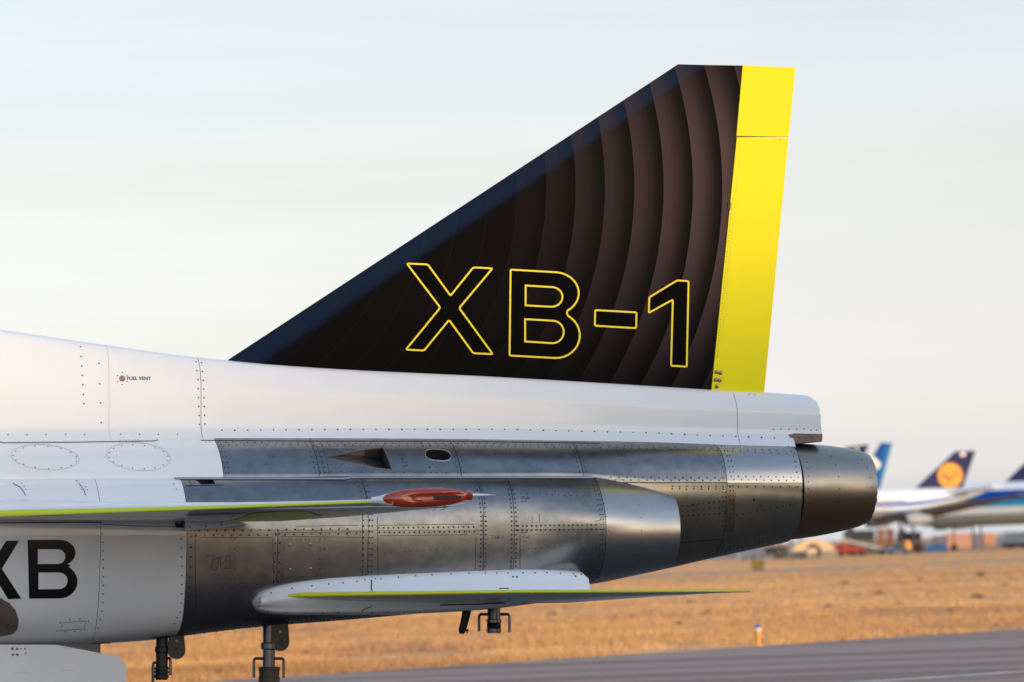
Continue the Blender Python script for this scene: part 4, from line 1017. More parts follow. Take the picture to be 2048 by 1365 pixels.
# wing tip light under its red cover
def pod():
    root = part('tip_light', wg); yc = -3.17; p0 = A(764, 999, yc); p1 = A(936, 992, yc); ax_ = (p1 - p0); L = ax_.length; d = ax_.normalized(); rings = []
    for t, r in ((0, .004), (.015, .018), (.05, .032), (.12, .046), (.22, .056), (.35, .0615), (.5, .0625), (.65, .061), (.78, .055), (.88, .044), (.95, .032), (1.0, .022)):
        c = p0 + ax_ * t; ring = []
        for k in range(28):
            a = 2 * math.pi * k / 28; rr = r * (1 + .025 * math.sin(5 * a + t * 20)) if .2 < t < .95 else r
            y_, z_ = math.cos(a) * rr * .8, math.sin(a) * rr
            if .30 < t < .93 and y_ < 0 and abs(z_ - .002) < .018: y_ += .016
            ring.append(c + Vector((0, y_, z_)))
        rings.append(ring)
    MB().rings(rings).build('light_cover', 'red_cover', root, angle=60)
    c = p0 + ax_ * .62
    mb = MB(); mb.box(p0 + ax_ * .70 + Vector((0, -.036, -.006)), (.13, .012, .022)); mb.box(p0 + ax_ * .86 + Vector((0, -.030, -.003)), (.06, .014, .014)); mb.build('lamp_slot', 'inner_dark', root, smooth=False)
    mb = MB(); mb.tube([p0 + ax_ * .36 + Vector((0, -.046, .014)), p0 + ax_ * .355 + Vector((0, -.050, .004)), p0 + ax_ * .36 + Vector((0, -.048, -.010)), p0 + ax_ * .45 + Vector((0, -.046, -.018))], .005, 6).build('cover_clip', 'red_cover', root)
    MB().lathe(p1 - d * .02, d, [(0, .020), (.012, .030), (.03, .034), (.045, .028), (.05, .012)], 9).build('tape_knot', 'red_cover', root, smooth=False)
    MB().lathe(A(930, 991, yc), (A(991, 990, yc) - A(930, 991, yc)), [(0, .014), (.1, .010), (.208, .001)], 10).build('static_wick', 'white_paint', root)
    mb = MB()
    for px in (868, 884):
        mb.tube([A(px - 2, 1009, yc), A(px + 6, 1013, yc), A(px + 4, 1019, yc), A(px - 4, 1021, yc)], .0018, 5)
    mb.build('cover_tie', 'seam_black', root)
    MB().lathe(A(742, 1001.5, yc + .04), (A(800, 999, yc) - A(742, 1001.5, yc + .04)), [(0, .020), (.05, .026), (.10, .040), (.14, .046), (.16, .030)], 20).build('tip_collar', 'white_paint', root)
    under_plate('elevon_tip', 'yellow_edge', [(830, 1013, -3.0), (868, 1011, -3.0), (895, 1016.5, -2.95), (860, 1016, -2.9)], 0, 0, root, .008)
pod()

# ---- horizontal stabilator ----------------------------------------------
HLE = [(-.93, (545, 1195)), (-1.02, (575, 1192)), (-1.6, (1030, 1184.5)), (-2.12, (1440, 1183)), (-2.2, (1500, 1183))]
HTE = [(-.93, (1140, 1206)), (-1.02, (1168, 1204)), (-1.6, (1320, 1193)), (-2.12, (1478, 1184.6)), (-2.2, (1506, 1183.4))]
def stab(mir, parent):
    ys = [-.93, -1.02, -1.2, -1.4, -1.6, -1.8, -2.0, -2.12, -2.2]; cs = [0, .003, .01, .02, .04, .08, .15, .3, .5, .7, .85, 1.0]
    def sp(y, c, side, off=0):
        a = A(*lin(HLE, y), y); b = A(*lin(HTE, y), y); k = (y + .93) / (-1.27); hu = .036 * (1 - k) + .009; hl = .026 * (1 - k) + .006
        g = math.sqrt(c) * (1 - c) * 2.6; p = a + (b - a) * c; p.z += (hu * g + off) if side > 0 else (-hl * g - off); return p
    rings = []
    for y in ys: rings.append([Vector((p.x, p.y * mir, p.z)) for p in [sp(y, c, 1) for c in cs] + [sp(y, c, -1) for c in cs[1:-1]][::-1]])
    MB().rings(rings).build('stabilator_skin', 'white_paint', parent, angle=50)
    rings = []
    for y in ys[1:]:
        cb = [0, .003, .01, .022, .04 if y > -1.9 else .12, .06 if y > -1.9 else .8]; prof = [sp(y, c, 1, .0018) for c in cb[::-1]] + [sp(y, c, -1, .0018) for c in cb[1:4]]
        for p in prof: p.x -= .002
        rings.append([Vector((p.x, p.y * mir, p.z)) for p in prof])
    MB().rings(rings, cap=False, close=False).build('leading_edge_band', 'yellow_edge', parent, angle=50)
st = part('stabilator'); stab(1, st); s2 = part('stabilator'); stab(-1, s2); s2['label'] = 'far side stabilator hidden behind the fuselage'
def bl(px, t, b, k, c=1190):
    return (px, [(-.80, t - 6), (-.955 - .02 * k, t), (-.985 - .05 * k, t + (c - t) * .45), (-1.0 - .09 * k, c - 4), (-1.0 - .09 * k, c + 5), (-.975 - .06 * k, c + (b - c) * .6), (-.93 - .02 * k, b), (-.70, b + 3)])
BL = Loft([(511, [(-.85, 1200), (-.93, 1201), (-.945, 1203), (-.95, 1204), (-.95, 1206), (-.945, 1207), (-.92, 1209), (-.80, 1210)]), bl(517, 1191, 1217, .05, 1204), bl(530, 1184, 1223, .12, 1202), bl(560, 1174, 1228, .2, 1198), bl(640, 1161, 1228.5, .4, 1193), bl(740, 1153.5, 1228, .6), bl(900, 1146, 1223, .75), bl(1000, 1142.5, 1216, .8), bl(1090, 1142, 1205, .65, 1186), bl(1160, 1146.5, 1197, .45, 1182), bl(1172, 1148.5, 1195, .3, 1182), bl(1179, 1156, 1191, .12, 1180)], -1.0, 1190)
MB().rings(BL.solid(BL.X[0], BL.X[-1], False, 60, 5)).build('root_fairing', 'white_paint', st, angle=50)
rings = [[Vector((p.x, -p.y, p.z)) for p in r] for r in BL.solid(BL.X[0], BL.X[-1], False, 30, 3)]
MB().rings(rings).build('root_fairing', 'white_paint', s2, angle=50)
BLB = BL.bvh(BL.X[0], BL.X[-1], .0004)
mb = MB(); rivet_at(mb, BLB, [(519.5, 1197), (542, 1186), (584, 1177), (624, 1172), (658, 1168.5), (686, 1166), (714, 1163), (730, 1160), (751, 1158), (762, 1158), (797, 1154.5), (831, 1152), (864, 1150), (902, 1148.5), (938, 1147), (971, 1146.5), (994, 1146.5), (1016, 1146.5), (1046, 1146), (1070, 1146), (1094, 1145.5), (1121, 1147), (1147, 1148), (1163, 1149.5), (517, 1213), (535, 1223), (573, 1226), (611, 1226.5), (646, 1226), (677, 1226), (698, 1226), (744, 1225), (775, 1225), (808, 1225), (840, 1224)], .0062)
rivet_at(mb, BLB, [(1026, 1154), (1034, 1154), (1151, 1152.5)], .0075)
tag(mb.build('fairing_screws', 'screw_grey', st), kind='stuff')
mb = MB(); ribbon(mb, BLB, [(743, 1154), (742.5, 1176), (744, 1186)], 2.6); ribbon(mb, BLB, [(712, 1234), (728, 1219), (744, 1213)], 1.8); ribbon(mb, BLB, [(511, 1204.5), (523, 1205)], 1.0)
ribbon(mb, BLB, [(880, 1210.5), (960, 1208.5), (1012, 1206)], 2.4); ribbon(mb, BLB, [(998, 1177.5), (1018, 1177)], 2.0)
tag(mb.build('sealant_seams', 'seam_black', st, recalc=False), kind='stuff')

# ---- belly fittings, hanging rod, undercarriage --------------------------
YF = -.50
def lug(px0, px1, pt, pb, parent, y):
    w = (px1 - px0) / 2; c = (px0 + px1) / 2; pts = [(px0 + 3, pt), (px1 - 3, pt)] + [(c + w * math.cos(t), pb - w + w * math.sin(t)) for t in [math.pi * k / 10 for k in range(11)]]
    o = MB().slab([A(x, yy, y) for x, yy in pts], (0, .02, 0)).build('lug_plate', 'dark_fitting', parent, smooth=False)
    MB().lathe(A(c + 2, pb - w - 3, y - .002), (0, 1, 0), [(0, .013), (.024, .013)], 12).build('lug_bolt', 'inner_dark', o)
    MB().lathe(A(c, pb - w * 2.1, y - .002), (0, 1, 0), [(0, .009), (.024, .009)], 12).build('lug_bolt', 'steel_tube', o)
def fitting(cx, r_px, top, bottom, rings_, prongs, lugbox, collar=None, m='steel_tube'):
    root = part('belly_fitting'); pr = []
    ys = sorted([(top, r_px), (bottom, r_px)] + [q for y_, k, w_ in rings_ for q in ((y_ - w_, r_px), (y_ - w_ * .7, r_px * k), (y_ + w_ * .7, r_px * k), (y_ + w_, r_px))])
    p0 = A(cx, top, YF); sc = 1 / 272.0
    MB().lathe(p0, (0, 0, -1), [((y_ - top) * sc, rr * sc) for y_, rr in ys], 20).build('tube', m, root)
    if collar: 
        MB().lathe(A(cx, collar[0], YF), (0, 0, -1), [(0, collar[2] * .8 * sc), (.004, collar[2] * sc), (.02, collar[2] * sc), (.024, collar[2] * .95 * sc), (.07, collar[2] * .95 * sc), (.074, collar[2] * sc), ((collar[1] - collar[0]) * sc, collar[2] * sc)], 22).build('collar', 'olive_collar', root)
    for (sx_, sy_, ex_, ey_) in prongs:
        c1 = (ex_, sy_); k = .35
        pts = [(sx_, sy_), lerp2((sx_, sy_), c1, .55), lerp2((sx_, sy_), c1, .86), (ex_ - (ex_ - sx_) * .02, sy_ + 3), (ex_, sy_ + 8), (ex_, ey_)]
        MB().tube([A(x, y_, YF - .01) for x, y_ in pts], .0105, 8).build('prong', 'steel_tube', root)
    if lugbox: lug(*lugbox, root, YF - .05)
    return root
fitting(324.5, 11.5, 1262, 1356, [(1298, 1.18, 6), (1334, 1.2, 3), (1341, 1.2, 3), (1349, 1.2, 4)], [(318, 1326, 306, 1372), (330, 1317, 341, 1351)], (336, 371, 1268, 1319), m='dark_fitting')
fitting(538.5, 12, 1246, 1334, [(1291, 1.35, 7)], [(530, 1317.5, 507.5, 1356), (548, 1317.5, 567.5, 1356)], (542, 579, 1244, 1303), (1334, 1384, 21))
fitting(988, 13, 1212, 1266, [(1242, 1.18, 4), (1248, 1.15, 3), (1254, 1.15, 3), (1260, 1.15, 4)], [(980, 1229, 958, 1263), (998, 1229, 1019, 1265)], None)
hr = part('hanging_rod'); MB().tube([A(935, 1215, YF), A(930, 1240, YF), A(924, 1262, YF), A(923, 1268, YF)], [.034, .03, .028, .016], 10).build('rod', 'dark_fitting', hr)
MB().tube([A(928, 1262, YF - .02), A(937, 1261, YF - .02)], .007, 6).tube([A(936, 1258, YF - .02), A(934, 1267, YF - .02)], .005, 6).build('rod_pin', 'dark_fitting', hr)
MB().tube([A(298, 1272.5, -.62), A(306, 1271.5, -.62), A(330, 1270, -.62), A(342, 1269, -.62)], [.016, .02, .018, .02], 8).build('belly_drain', 'steel_tube', jet)
def gear(mir):
    g = part('undercarriage'); 
    pts = round_poly([(-330, 1289), (112, 1290), (200, 1306.5), (240, 1314), (252, 1330), (253, 1400), (-330, 1412)], 14, 5)
    P = [A(x, y_, -.74) for x, y_ in pts]; P = [Vector((p.x, p.y * mir, p.z)) for p in P]
    if mir > 0: 
        d = MB().slab(P, (0, .03, 0)).build('gear_door', 'white_satin', g, smooth=False)
        mb = MB()
        for px, py, r in ((25, 1298, .011), (34, 1298, .011), (42, 1298, .007), (50, 1298, .008), (26, 1310, .010), (35, 1310, .011), (51, 1307, .007)): rivet(mb, A(px, py, -.7405), Vector((0, -1, 0)), r)
        tag(mb.build('door_bolts', 'bracket_brown', d), kind='stuff')
        mb = MB()
        for a, b in (((30, 1346), (55, 1344)), ((120, 1342), (152, 1340))):
            p, q = A(*a, -.7407), A(*b, -.7407); mb.add([p, q, q - Vector((0, 0, .003)), p - Vector((0, 0, .003))], [(0, 1, 2, 3)])
        tag(mb.build('door_scratches', 'metal_bright', d, smooth=False), kind='stuff')
    else:
        P = [A(x, y_, .74) for x, y_ in ((-330, 1286), (201, 1286), (201, 1400), (-330, 1412))]
        MB().slab(P, (0, .03, 0)).build('gear_door', 'white_paint', g, smooth=False)
    top = A(-130, 1275, -.6 * 1); top = Vector((top.x, top.y * mir, top.z))
    wpos = JI @ Vector(((JET @ top).x, (JET @ top).y, .30))
    MB().tube([top, top + (wpos - top) * .55], .055, 12).tube([top + (wpos - top) * .5, wpos + Vector((0, 0, .02))], .035, 12).build('gear_leg', 'white_satin', g)
    a_ = Vector((0, 1, 0)); wh = part('wheel', g)
    MB().lathe(wpos - a_ * .10, a_, [(0, .15), (.01, .24), (.04, .29), (.10, .30), (.16, .29), (.19, .24), (.20, .15)], 32).build('tyre', 'rubber', wh)
gear(1); gear(-1)

# ================================================================== PARKED AIRLINERS
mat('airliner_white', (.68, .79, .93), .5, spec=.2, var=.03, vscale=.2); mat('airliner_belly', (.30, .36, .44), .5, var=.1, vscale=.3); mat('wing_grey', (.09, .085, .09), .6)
mat('stripe_blue', (.005, .06, .36), .5, spec=.1); mat('stripe_light_blue', (.02, .28, .58), .5, spec=.1); mat('tail_navy', (.012, .02, .10), .5, spec=.1); mat('tail_blue', (.006, .07, .36), .5, spec=.1); mat('tail_cyan', (.01, .17, .42), .5, spec=.1)
mat('disc_yellow', (.72, .33, .05), .5, spec=.2); mat('crane_dark', (.10, .10, .12), .5); mat('engine_brown', (.26, .12, .06), .55, var=.2, vscale=1); mat('plain_white', (.8, .8, .8), .5)
def airliner(label, ref, h, Rr, Lf, La, finpx, finmat, stripes=(), wings=True, wspan=15, engines=True, marks=(), dih=.07, sweep=.55):
    px, py, dep = ref; P = W(px, py, dep); a = Vector((math.cos(h), math.sin(h), 0)); s = Vector((-math.sin(h), math.cos(h), 0)); u = Vector((0, 0, 1))
    M = Matrix(((a.x, s.x, 0, P.x), (a.y, s.y, 0, P.y), (0, 0, 1, 0), (0, 0, 0, 1))); MI = M.inverted(); zc = P.z
    root = empty('airliner', M); tag(root, label, 'airliner', 'airliners parked in a row beyond the field')
    def sec(x):
        L = Lf + La; t = (x + Lf) / L; nose = min(1, (x + Lf) / (Rr * 2.6)); r = Rr * (1 - (1 - nose) ** 2.2) ** .5 if nose < 1 else Rr
        dz = -Rr * .22 * (1 - nose) ** 1.5; tail = max(0, (x - (La - Rr * 7)) / (Rr * 7)); r *= (1 - tail ** 1.6 * .88); dz += tail ** 1.5 * Rr * .75
        return max(r, .05), zc + dz
    xs = [-Lf + (Lf + La) * (i / 48) for i in range(49)]; xs = [-Lf + .02, -Lf + .2, -Lf + .7] + xs[1:]
    rings = []
    for x in xs:
        r, z = sec(x); rings.append([Vector((x, math.cos(t) * r, z + math.sin(t) * r)) for t in [2 * math.pi * k / 28 for k in range(28)]])
    f = MB().rings(rings).build('fuselage', 'airliner_white', root)
    def band(nm, a0, a1, m, off=.03, x0=None, x1=None):
        vs = []; xs2 = [x for x in xs if (x0 is None or x >= x0) and (x1 is None or x <= x1)]
        for sgn in (1, -1):
            rr = []
            for x in xs2:
                r, z = sec(x); rr.append([Vector((x, -sgn * math.cos(t) * (r + off), z + math.sin(t) * (r + off))) for t in [a0 + (a1 - a0) * k / 6 for k in range(7)]])
            MB().rings(rr, cap=False, close=False).build(nm, m, f)
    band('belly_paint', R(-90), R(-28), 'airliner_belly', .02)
    for a0, a1, m in stripes: band('cheat_line', R(a0), R(a1), m)
    band('cabin_window_row', R(8), R(12), 'glass_dark', .045, -Lf + Rr * 3, La - Rr * 7)
    n3 = s
    fp = [MI @ on_plane(x, y_, P, n3) for x, y_ in finpx]
    fo = MB().slab([Vector((p.x, -.22, p.z)) for p in fp], (0, .44, 0)).build('tail_fin', finmat, root, smooth=False)
    for pts, m in marks:
        mp_ = [MI @ on_plane(x, y_, P - n3 * .25, n3) for x, y_ in pts]
        MB().slab([Vector((p.x, -.30, p.z)) for p in mp_], (0, .06, 0)).build('tail_emblem', m, fo, smooth=False)
    for sg in (-1, 1):
        xt = La - Rr * 2.6; r, z = sec(xt)
        MB().slab([(xt - 2.4, sg * r * .4, z + .3), (xt + 1.6, sg * r * .4, z + .3), (xt + 3.6, sg * wspan * .38, z + .9), (xt + 2.2, sg * wspan * .38, z + .9)], (0, 0, .25)).build('tailplane', 'airliner_white', root, smooth=False)
        if wings:
            xw0 = -Lf + (Lf + La) * .36; zw = zc - Rr * .55; cr_ = Rr * 3.4; ct = Rr * .8; xt = xw0 + wspan * sweep + cr_ * .35
            up_ = [(xw0, sg * Rr * .6, zw), (xw0 + cr_, sg * Rr * .6, zw), (xt + ct, sg * wspan, zw + wspan * dih), (xt, sg * wspan, zw + wspan * dih)]
            w_ = MB(); t0, t1 = Rr * .62, .15
            v = [Vector(p) for p in up_]; lo = [Vector(p) - Vector((0, 0, t0 if i < 2 else t1)) for i, p in enumerate(up_)]
            v[1].z -= t0 * .5; v[0].z -= t0 * .3; w_.add(v + lo, [(0, 1, 2, 3), (4, 7, 6, 5), (0, 4, 5, 1), (1, 5, 6, 2), (2, 6, 7, 3), (3, 7, 4, 0)])
            wo_ = w_.build('wing', 'airliner_white', root, smooth=False)
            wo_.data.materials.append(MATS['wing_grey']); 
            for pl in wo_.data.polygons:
                if pl.normal.z < .5: pl.material_index = 1  # all faces but the top coloured dark, standing in for underside shade
            if engines:
                ex, ey = xw0 + wspan * .33 * sweep - .6, wspan * .33; ez = zw - Rr * .62
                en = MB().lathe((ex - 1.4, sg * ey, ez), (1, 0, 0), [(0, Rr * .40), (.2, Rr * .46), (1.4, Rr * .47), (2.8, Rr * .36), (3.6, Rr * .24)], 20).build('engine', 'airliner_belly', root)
                MB().lathe((ex - 1.42, sg * ey, ez), (1, 0, 0), [(0, Rr * .36), (.05, Rr * .36)], 16).build('intake', 'inner_dark', en)
                MB().box((ex + 1.0, sg * ey, ez + Rr * .5), (2.4, .25, Rr * .35)).build('pylon', 'wing_grey', en, smooth=False)
        for gx in (-Lf + (Lf + La) * .52,):
            MB().tube([(gx, sg * Rr * .9, .5), (gx, sg * Rr * .9, zc - Rr * .7)], .16, 8).build('gear_strut', 'wing_grey', root)
            for o_ in (-.75, .75): MB().lathe((gx + o_, sg * Rr * .9 - .5, .55), (0, 1, 0), [(0, .3), (.05, .52), (.5, .55), (.95, .52), (1.0, .3)], 16).build('wheel', 'rubber', root)
    ng = -Lf + Rr * 2.4
    MB().tube([(ng, 0, .4), (ng, 0, zc - Rr * .8)], .11, 8).build('gear_strut', 'wing_grey', root)
    MB().lathe((ng, -.35, .42), (0, 1, 0), [(0, .2), (.05, .4), (.65, .4), (.7, .2)], 14).build('wheel', 'rubber', root)
    return root
disc = [(1900 + 25 * math.cos(t), 951.5 + 25.5 * math.sin(t)) for t in [2 * math.pi * k / 26 for k in range(26)]]
disc = [(min(x, 1927.5 - max(0, y_ - 955) * .10), min(y_, 974)) for x, y_ in disc]
# a simple flying crane: body, neck, wing and tail strokes
crane = [[(1880, 951), (1893, 950), (1902, 956), (1909, 949), (1914, 946), (1911, 951), (1906, 957), (1901, 961), (1893, 957), (1884, 955)], [(1906, 953), (1908, 946), (1916, 942), (1912, 950)], [(1899, 959), (1903, 961), (1895, 968), (1890, 970)]]
airliner('white airliner whose navy tail fin carries a yellow disc with a bird', (1885, 1004, 470), R(24), 1.75, 17.5, 6.2, [(1824, 984), (1912, 903), (1949.5, 902), (1921, 984)], 'tail_navy', ((-12, 2, 'stripe_blue'),),
         wspan=14.2, marks=[(disc, 'disc_yellow')] + [(c_, 'crane_dark') for c_ in crane] + [([(1921, 906), (1931, 905.5), (1930, 913), (1920, 913)], 'plain_white')], dih=.10, sweep=.62)
airliner('white airliner with broad dark and light blue stripes along its fuselage', (1965, 1009, 492), R(-16), 2.75, 10.5, 38, [(2440, 935), (2520, 850), (2570, 850), (2540, 935)], 'tail_blue', ((8, 38, 'stripe_blue'), (-8, 8, 'stripe_light_blue')), wspan=20)
airliner('airliner with bright blue tail crossed by a white chevron behind the nozzle', (1735, 1012, 610), R(14), 2.6, 34, 8, [(1712, 985), (1741, 921), (1762, 886), (1784, 886), (1757, 985)], 'tail_blue', ((-4, 10, 'stripe_blue'),), wspan=18,
         marks=[([(1773, 886), (1784, 886), (1757, 976), (1748, 976)], 'tail_cyan'), ([(1738, 912), (1749, 915), (1766, 931), (1753, 940), (1748, 944), (1752, 934), (1740, 921)], 'plain_white')])
airliner('airliner showing only its dark navy fin tip above the nozzle', (1690, 1010, 640), R(12), 2.4, 34, 8, [(1640, 975), (1693, 894.5), (1737, 889.5), (1702, 975)], 'tail_navy', (), wspan=16, marks=[([(1711, 897), (1718, 896), (1717, 901), (1710, 902)], 'plain_white')])
airliner('airliner with dark navy fin cut off at the right picture edge', (2080, 1005, 590), R(10), 2.3, 30, 8, [(2001, 974), (2090, 888), (2132, 886), (2112, 974)], 'tail_navy', (), wspan=16)

# ================================================================== GROUND EQUIPMENT BEYOND THE FIELD
def at_ground(name, px, py, rz=0.0):
    p = ground(px, py); o = empty(name, Matrix.Translation(p) @ Matrix.Rotation(rz, 4, 'Z')); return o, (p - CAM).length / FPX
mat('container_pink', (.62, .36, .25), .6, var=.08, vscale=.5); mat('container_lilac', (.24, .22, .28), .6, var=.08, vscale=.5); mat('bin_blue', (.01, .10, .33), .5); mat('truck_red', (.36, .04, .035), .4)
mat('tent_cream', (.72, .55, .36), .8); mat('grey_block', (.30, .26, .23), .8, var=.1, vscale=.6); mat('loader_grey', (.45, .46, .47), .5); mat('car_blue', (.10, .17, .30), .3); mat('beacon_orange', (.75, .30, .02), .4); mat('stair_blue', (.32, .42, .50), .5)
mat('lit_engine_brown', (.28, .12, .055), .7, var=.2, vscale=1); mat('sign_yellow', (.62, .40, .02), .5); mat('sign_black', (.04, .035, .03), .5); mat('light_blue_glass', (.03, .12, .42), .2); mat('post_orange', (.75, .36, .03), .5)
mat('dark_tarp', (.03, .04, .055), .7); mat('post_white', (.7, .68, .62), .5); mat('pallet_wood', (.20, .13, .10), .8)
def container(px0, px1, py, hpx, m, label, group=None, ribs=9, dpt=2.4):
    o, k = at_ground('shipping_container', (px0 + px1) / 2, py); w = (px1 - px0) * k; hh = hpx * k
    b = MB().box((0, dpt / 2, hh / 2 + .15), (w, dpt, hh)).build('container_body', m, o, smooth=False)
    for i in range(ribs): MB().box((-w / 2 + w * (i + .5) / ribs, -.03, hh / 2 + .15), (w / ribs * .45, .06, hh * .92)).build('corrugation', m, b, smooth=False)
    for sx_ in (-1, 1): MB().box((sx_ * w * .47, .2, .075), (.3, .3, .15)).build('foot', 'sign_black', o, smooth=False)
    tag(o, label, 'container', group)
container(1895, 1947, 1099, 30, 'container_pink', 'pale orange shipping container under the blue striped fuselage')
container(1948.5, 1967, 1098.5, 29, 'container_lilac', 'narrow lilac grey container between two pale orange ones', ribs=4)
container(1968.5, 1992, 1098, 29, 'container_pink', 'short pale orange container right of the lilac one', ribs=5)
container(1870, 1894, 1101, 27, 'container_lilac', 'dim lilac container behind the low blue bin', ribs=4)
o, k = at_ground('cargo_bin', 1873, 1105.5); w = 41 * k
MB().slab([(-w / 2, 0, .1), (w / 2, 0, .1), (w / 2, 0, 16 * k), (w * .05, 0, 17 * k), (-w * .42, 0, 11 * k)], (0, 1.8, 0)).build('bin_body', 'bin_blue', o, smooth=False)
MB().box((w * .2, -.03, 8 * k), (w * .04, .06, 13 * k)).build('bin_rib', 'bin_blue', o, smooth=False)
for s_ in (-1, 1): MB().lathe((s_ * w * .35, .1, .2), (0, 1, 0), [(0, .18), (.15, .18)], 10).build('castor', 'rubber', o)
tag(o, 'low royal blue cargo bin standing left of the orange containers', 'bin')
def wheels(o, xs_, r, y0=-.05, y1=1.9):
    for x in xs_:
        for y_ in (y0, y1): MB().lathe((x, y_ - .12, r), (0, 1, 0), [(0, r * .6), (.03, r), (.24, r), (.27, r * .6)], 16).build('wheel', 'rubber', o)
o, k = at_ground('fire_truck', 1701, 1112.5); w = 62 * k
MB().slab([(-w / 2, 0, 7 * k), (w / 2, 0, 7 * k), (w / 2, 0, 15 * k), (w * .05, 0, 20 * k), (-w * .15, 0, 24 * k), (-w * .42, 0, 25 * k), (-w / 2, 0, 16 * k)], (0, 2.2, 0)).build('truck_body', 'truck_red', o, smooth=False)
MB().slab([(-w * .40, -.03, 17 * k), (-w * .20, -.03, 17 * k), (-w * .22, -.03, 22 * k), (-w * .38, -.03, 22.5 * k)], (0, .05, 0)).build('cab_window', 'glass_dark', o, smooth=False)
MB().box((0, 1.1, 5.5 * k), (w * .95, 1.8, 3 * k)).build('chassis', 'sign_black', o, smooth=False); wheels(o, (-w * .3, w * .1, w * .34), 5 * k)
tag(o, 'dark red truck parked below the exhaust nozzle', 'truck')
o, k = at_ground('belt_loader', 1735, 1111); w = 100 * k
MB().slab([(-w * .52, 0, 31 * k), (-w * .48, 0, 36 * k), (w * .5, 0, 9 * k), (w * .5, 0, 4 * k)], (0, 1.1, 0)).build('conveyor', 'loader_grey', o, smooth=False)
MB().box((w * .12, .55, 6 * k), (w * .5, 1.3, 5 * k)).build('chassis', 'sign_black', o, smooth=False); wheels(o, (-w * .05, w * .3), 4 * k, 0, 1.1)
MB().tube([(-w * .05, .5, 8 * k), (-w * .25, .5, 25 * k)], .08, 6).build('lift_arm', 'loader_grey', o)
tag(o, 'grey belt loader with long sloping conveyor beside the red truck', 'loader')
o, k = at_ground('service_car', 1797, 1109); w = 48 * k
MB().slab([(-w / 2, 0, 3 * k), (w / 2, 0, 3 * k), (w / 2, 0, 9 * k), (w * .36, 0, 11 * k), (w * .2, 0, 17 * k), (-w * .2, 0, 18 * k), (-w * .36, 0, 11 * k), (-w / 2, 0, 9 * k)], (0, 1.7, 0)).build('car_body', 'car_blue', o, smooth=False)
MB().slab([(-w * .30, -.02, 11 * k), (w * .30, -.02, 11 * k), (w * .17, -.02, 16 * k), (-w * .17, -.02, 16.5 * k)], (0, .04, 0)).build('side_window', 'glass_dark', o, smooth=False)
wheels(o, (-w * .3, w * .3), 4 * k, 0, 1.7); MB().lathe((w * .38, .6, 9 * k), (0, 0, 1), [(0, .5), (.3, .55), (.9, .4), (1.1, .1)], 12).build('beacon', 'beacon_orange', o)
tag(o, 'bluish grey service car with an orange beacon under the wing', 'car')
o, k = at_ground('boarding_stairs', 2030, 1097); w = 70 * k
MB().slab([(-w * .45, 0, 10 * k), (w / 2, 0, 10 * k), (w / 2, 0, 32 * k), (-w * .25, 0, 33 * k), (-w * .30, 0, 20 * k)], (0, 2.2, 0)).build('stair_body', 'stair_blue', o, smooth=False)
for i in range(6): MB().box((-w * .47 + i * .35, 1.1, 3 * k + i * .28), (.38, 2.0, .12)).build('step', 'loader_grey', o, smooth=False)
for x in (-.44, -.38): MB().tube([(w * x, -.05, 2 * k), (w * x, -.05, 33 * k)], .09, 6).build('rail_post', 'loader_grey', o)
MB().box((w * .05, 1.1, 6 * k), (w * .9, 2, 8 * k)).build('chassis', 'sign_black', o, smooth=False); wheels(o, (-w * .1, w * .3), 5 * k)
tag(o, 'pale blue boarding stairs truck at the right picture edge', 'stairs truck')
o, k = at_ground('storage_tent', 1632, 1116); w = 90 * k
arc = lambda rw, rh, n: [(rw * math.cos(t), 0, rh * math.sin(t) ** .8) for t in [math.pi * i / n for i in range(n + 1)]]
MB().slab([(p[0], 3, p[2]) for p in arc(w / 2, 37 * k, 16)], (0, 9, 0)).build('canopy', 'tent_cream', o, smooth=False)
MB().slab([(p[0], 2.9, p[2]) for p in arc(w * .19, 28 * k, 12)], (0, .09, 0)).build('tent_opening', 'inner_dark', o, smooth=False)
tag(o, 'cream arched storage tent with dark rounded opening', 'tent')
for px, wpx, hpx, lab in ((1600, 36, 13, 'grey brown concrete block left in front of the cream tent'), (1659, 34, 13, 'grey brown concrete block beside the red truck'), (1625, 20, 20, 'upright tan block in front of the tent opening')):
    o, k = at_ground('concrete_block', px, 1118.5 - (px - 1600) * .03); w, hh = wpx * k, hpx * k
    MB().box((0, .6, hh / 2), (w, 1.2, hh)).build('block_body', 'grey_block' if wpx > 22 else 'tent_cream', o, smooth=False)
    MB().box((0, .6, hh + .06), (w * .9, 1.0, .12)).build('block_cap', 'grey_block', o, smooth=False); tag(o, lab, 'block')
o, k = at_ground('covered_load', 1566, 1119); rr = 15 * k
rings = [[Vector((math.cos(a) * r_ * rr * (1 + .06 * math.sin(3 * a)), 1.5 + math.sin(a) * r_ * rr * .7, z_ * k)) for a in [2 * math.pi * j / 18 for j in range(18)]] for z_, r_ in ((4, .9), (8, 1.0), (14, .95), (20, .7), (24, .3), (25, .05))]
MB().rings(rings).build('tarpaulin', 'dark_tarp', o); MB().box((0, 1.5, 2 * k), (36 * k, 2.2, 3.4 * k)).build('pallet', 'pallet_wood', o, smooth=False)
MB().box((-6 * k, 1.5 - rr * .72, 13 * k), (12 * k, .3, 5 * k)).build('strap_panel', 'pallet_wood', o, smooth=False)
tag(o, 'rounded load under a dark tarpaulin left of the concrete blocks', 'tarpaulin load')
o, k = at_ground('utility_trailer', 1497, 1119.5); w = 44 * k
MB().box((0, .8, 6 * k), (w, 1.6, 8 * k)).build('trailer_box', 'stair_blue', o, smooth=False); wheels(o, (-w * .2, w * .2), 3 * k, 0, 1.6); MB().tube([(w / 2, .8, 4 * k), (w * .7, .8, 3 * k)], .06, 6).build('tow_bar', 'sign_black', o)
tag(o, 'low pale utility trailer left of the tarpaulin load', 'trailer')
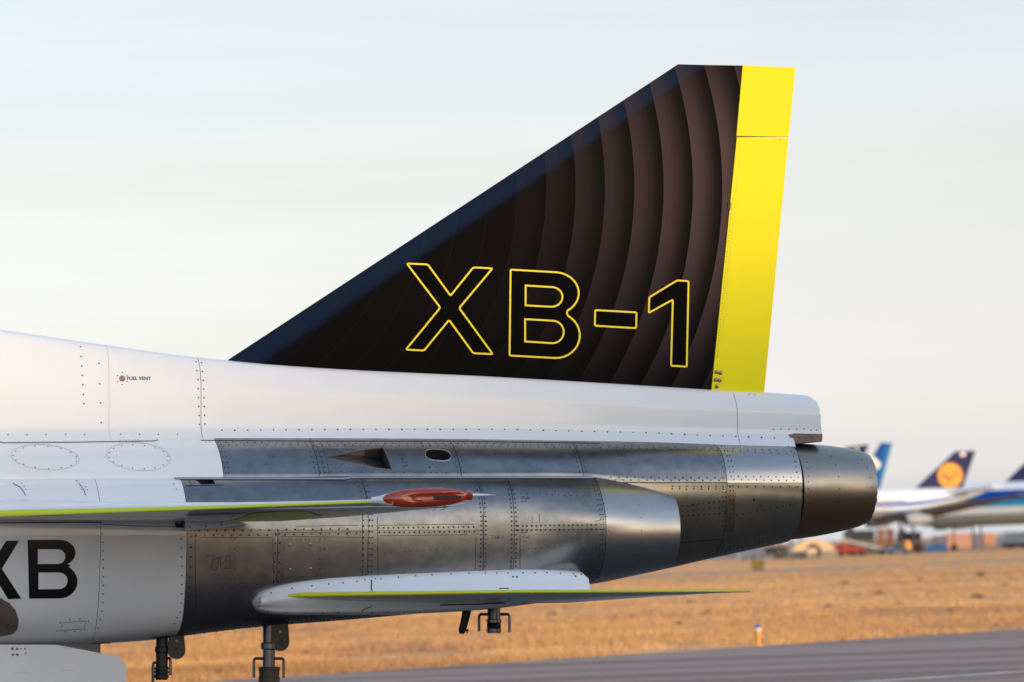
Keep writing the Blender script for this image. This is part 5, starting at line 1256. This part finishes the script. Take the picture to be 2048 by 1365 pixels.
for px, wpx, lab in ((1764, 16, 'left rust brown stand-in for the lit engine beneath the dark wing'), (1783, 14, 'right rust brown stand-in for the lit engine beneath the dark wing')):
    o, k = at_ground('engine_stand_in', px, 1105); w = wpx * k  # brown boxes added in place of the sunlit engine and gear
    for i in range(5): 
        c_ = MB().box((0, .8, w * .08 + (i + .5) * 9 * k), (w * (1 - .04 * (i % 2)), 1.6, 8.6 * k)).build('stand_in_box', 'lit_engine_brown', o, smooth=False)
    tag(o, lab, 'stand_in')
for px, py, wpx, hpx, lab in ((1722, 1104, 60, 44, 'dark grey mass added for shade half hidden behind the exhaust nozzle'), (1822, 1104, 46, 40, 'dark grey mass added for shade under the wing beside the service car')):
    o, k = at_ground('shade_filler', px, py - 4); w, hh = wpx * k, hpx * k  # dark filler shapes added for the shade beneath the parked airliner
    MB().box((0, 2.6, hh * .62), (w, 2.4, hh * .5)).build('shade_box', 'dark_tarp', o, smooth=False)
    MB().box((0, 2.6, hh * .2), (w * .9, 2.0, hh * .22)).build('chassis', 'sign_black', o, smooth=False); wheels(o, (-w * .3, w * .3), hh * .12, 1.5, 3.6)
    MB().box((-w * .3, 2.3, hh * .95), (w * .22, 1.6, hh * .2)).build('shade_box_top', 'dark_tarp', o, smooth=False); tag(o, lab, 'loader')
# runway guidance sign and taxiway edge light in the field
o, k = at_ground('airfield_sign', 1517, 1143.5, R(-38))
MB().box((-.06, 0, .42), (.85, .16, .62)).build('sign_box', 'sign_black', o, smooth=False); MB().box((-.06, -.085, .42), (.78, .02, .54)).build('sign_face', 'sign_yellow', o, smooth=False)
for s_ in (-.3, .2): MB().tube([(s_, 0, 0), (s_, 0, .14)], .03, 8).build('sign_leg', 'sign_black', o)
tag(o, 'small yellow and black airfield sign box in the grass', 'sign')
o, k = at_ground('taxiway_light', 1516.5, 1292)
MB().lathe((0, 0, 0), (0, 0, 1), [(0, .09), (.015, .09), (.02, .036), (.26, .032), (.27, .04)], 14).build('post', 'post_orange', o)
MB().lathe((0, 0, .26), (0, 0, 1), [(0, .055), (.07, .065), (.08, .05)], 14).build('lamp_base', 'post_white', o)
MB().lathe((0, 0, .335), (0, 0, 1), [(0, .055), (.03, .055), (.06, .03), (.065, .006)], 14).build('lens', 'light_blue_glass', o)
tag(o, 'orange taxiway edge light with blue lens at the grass edge', 'edge light')
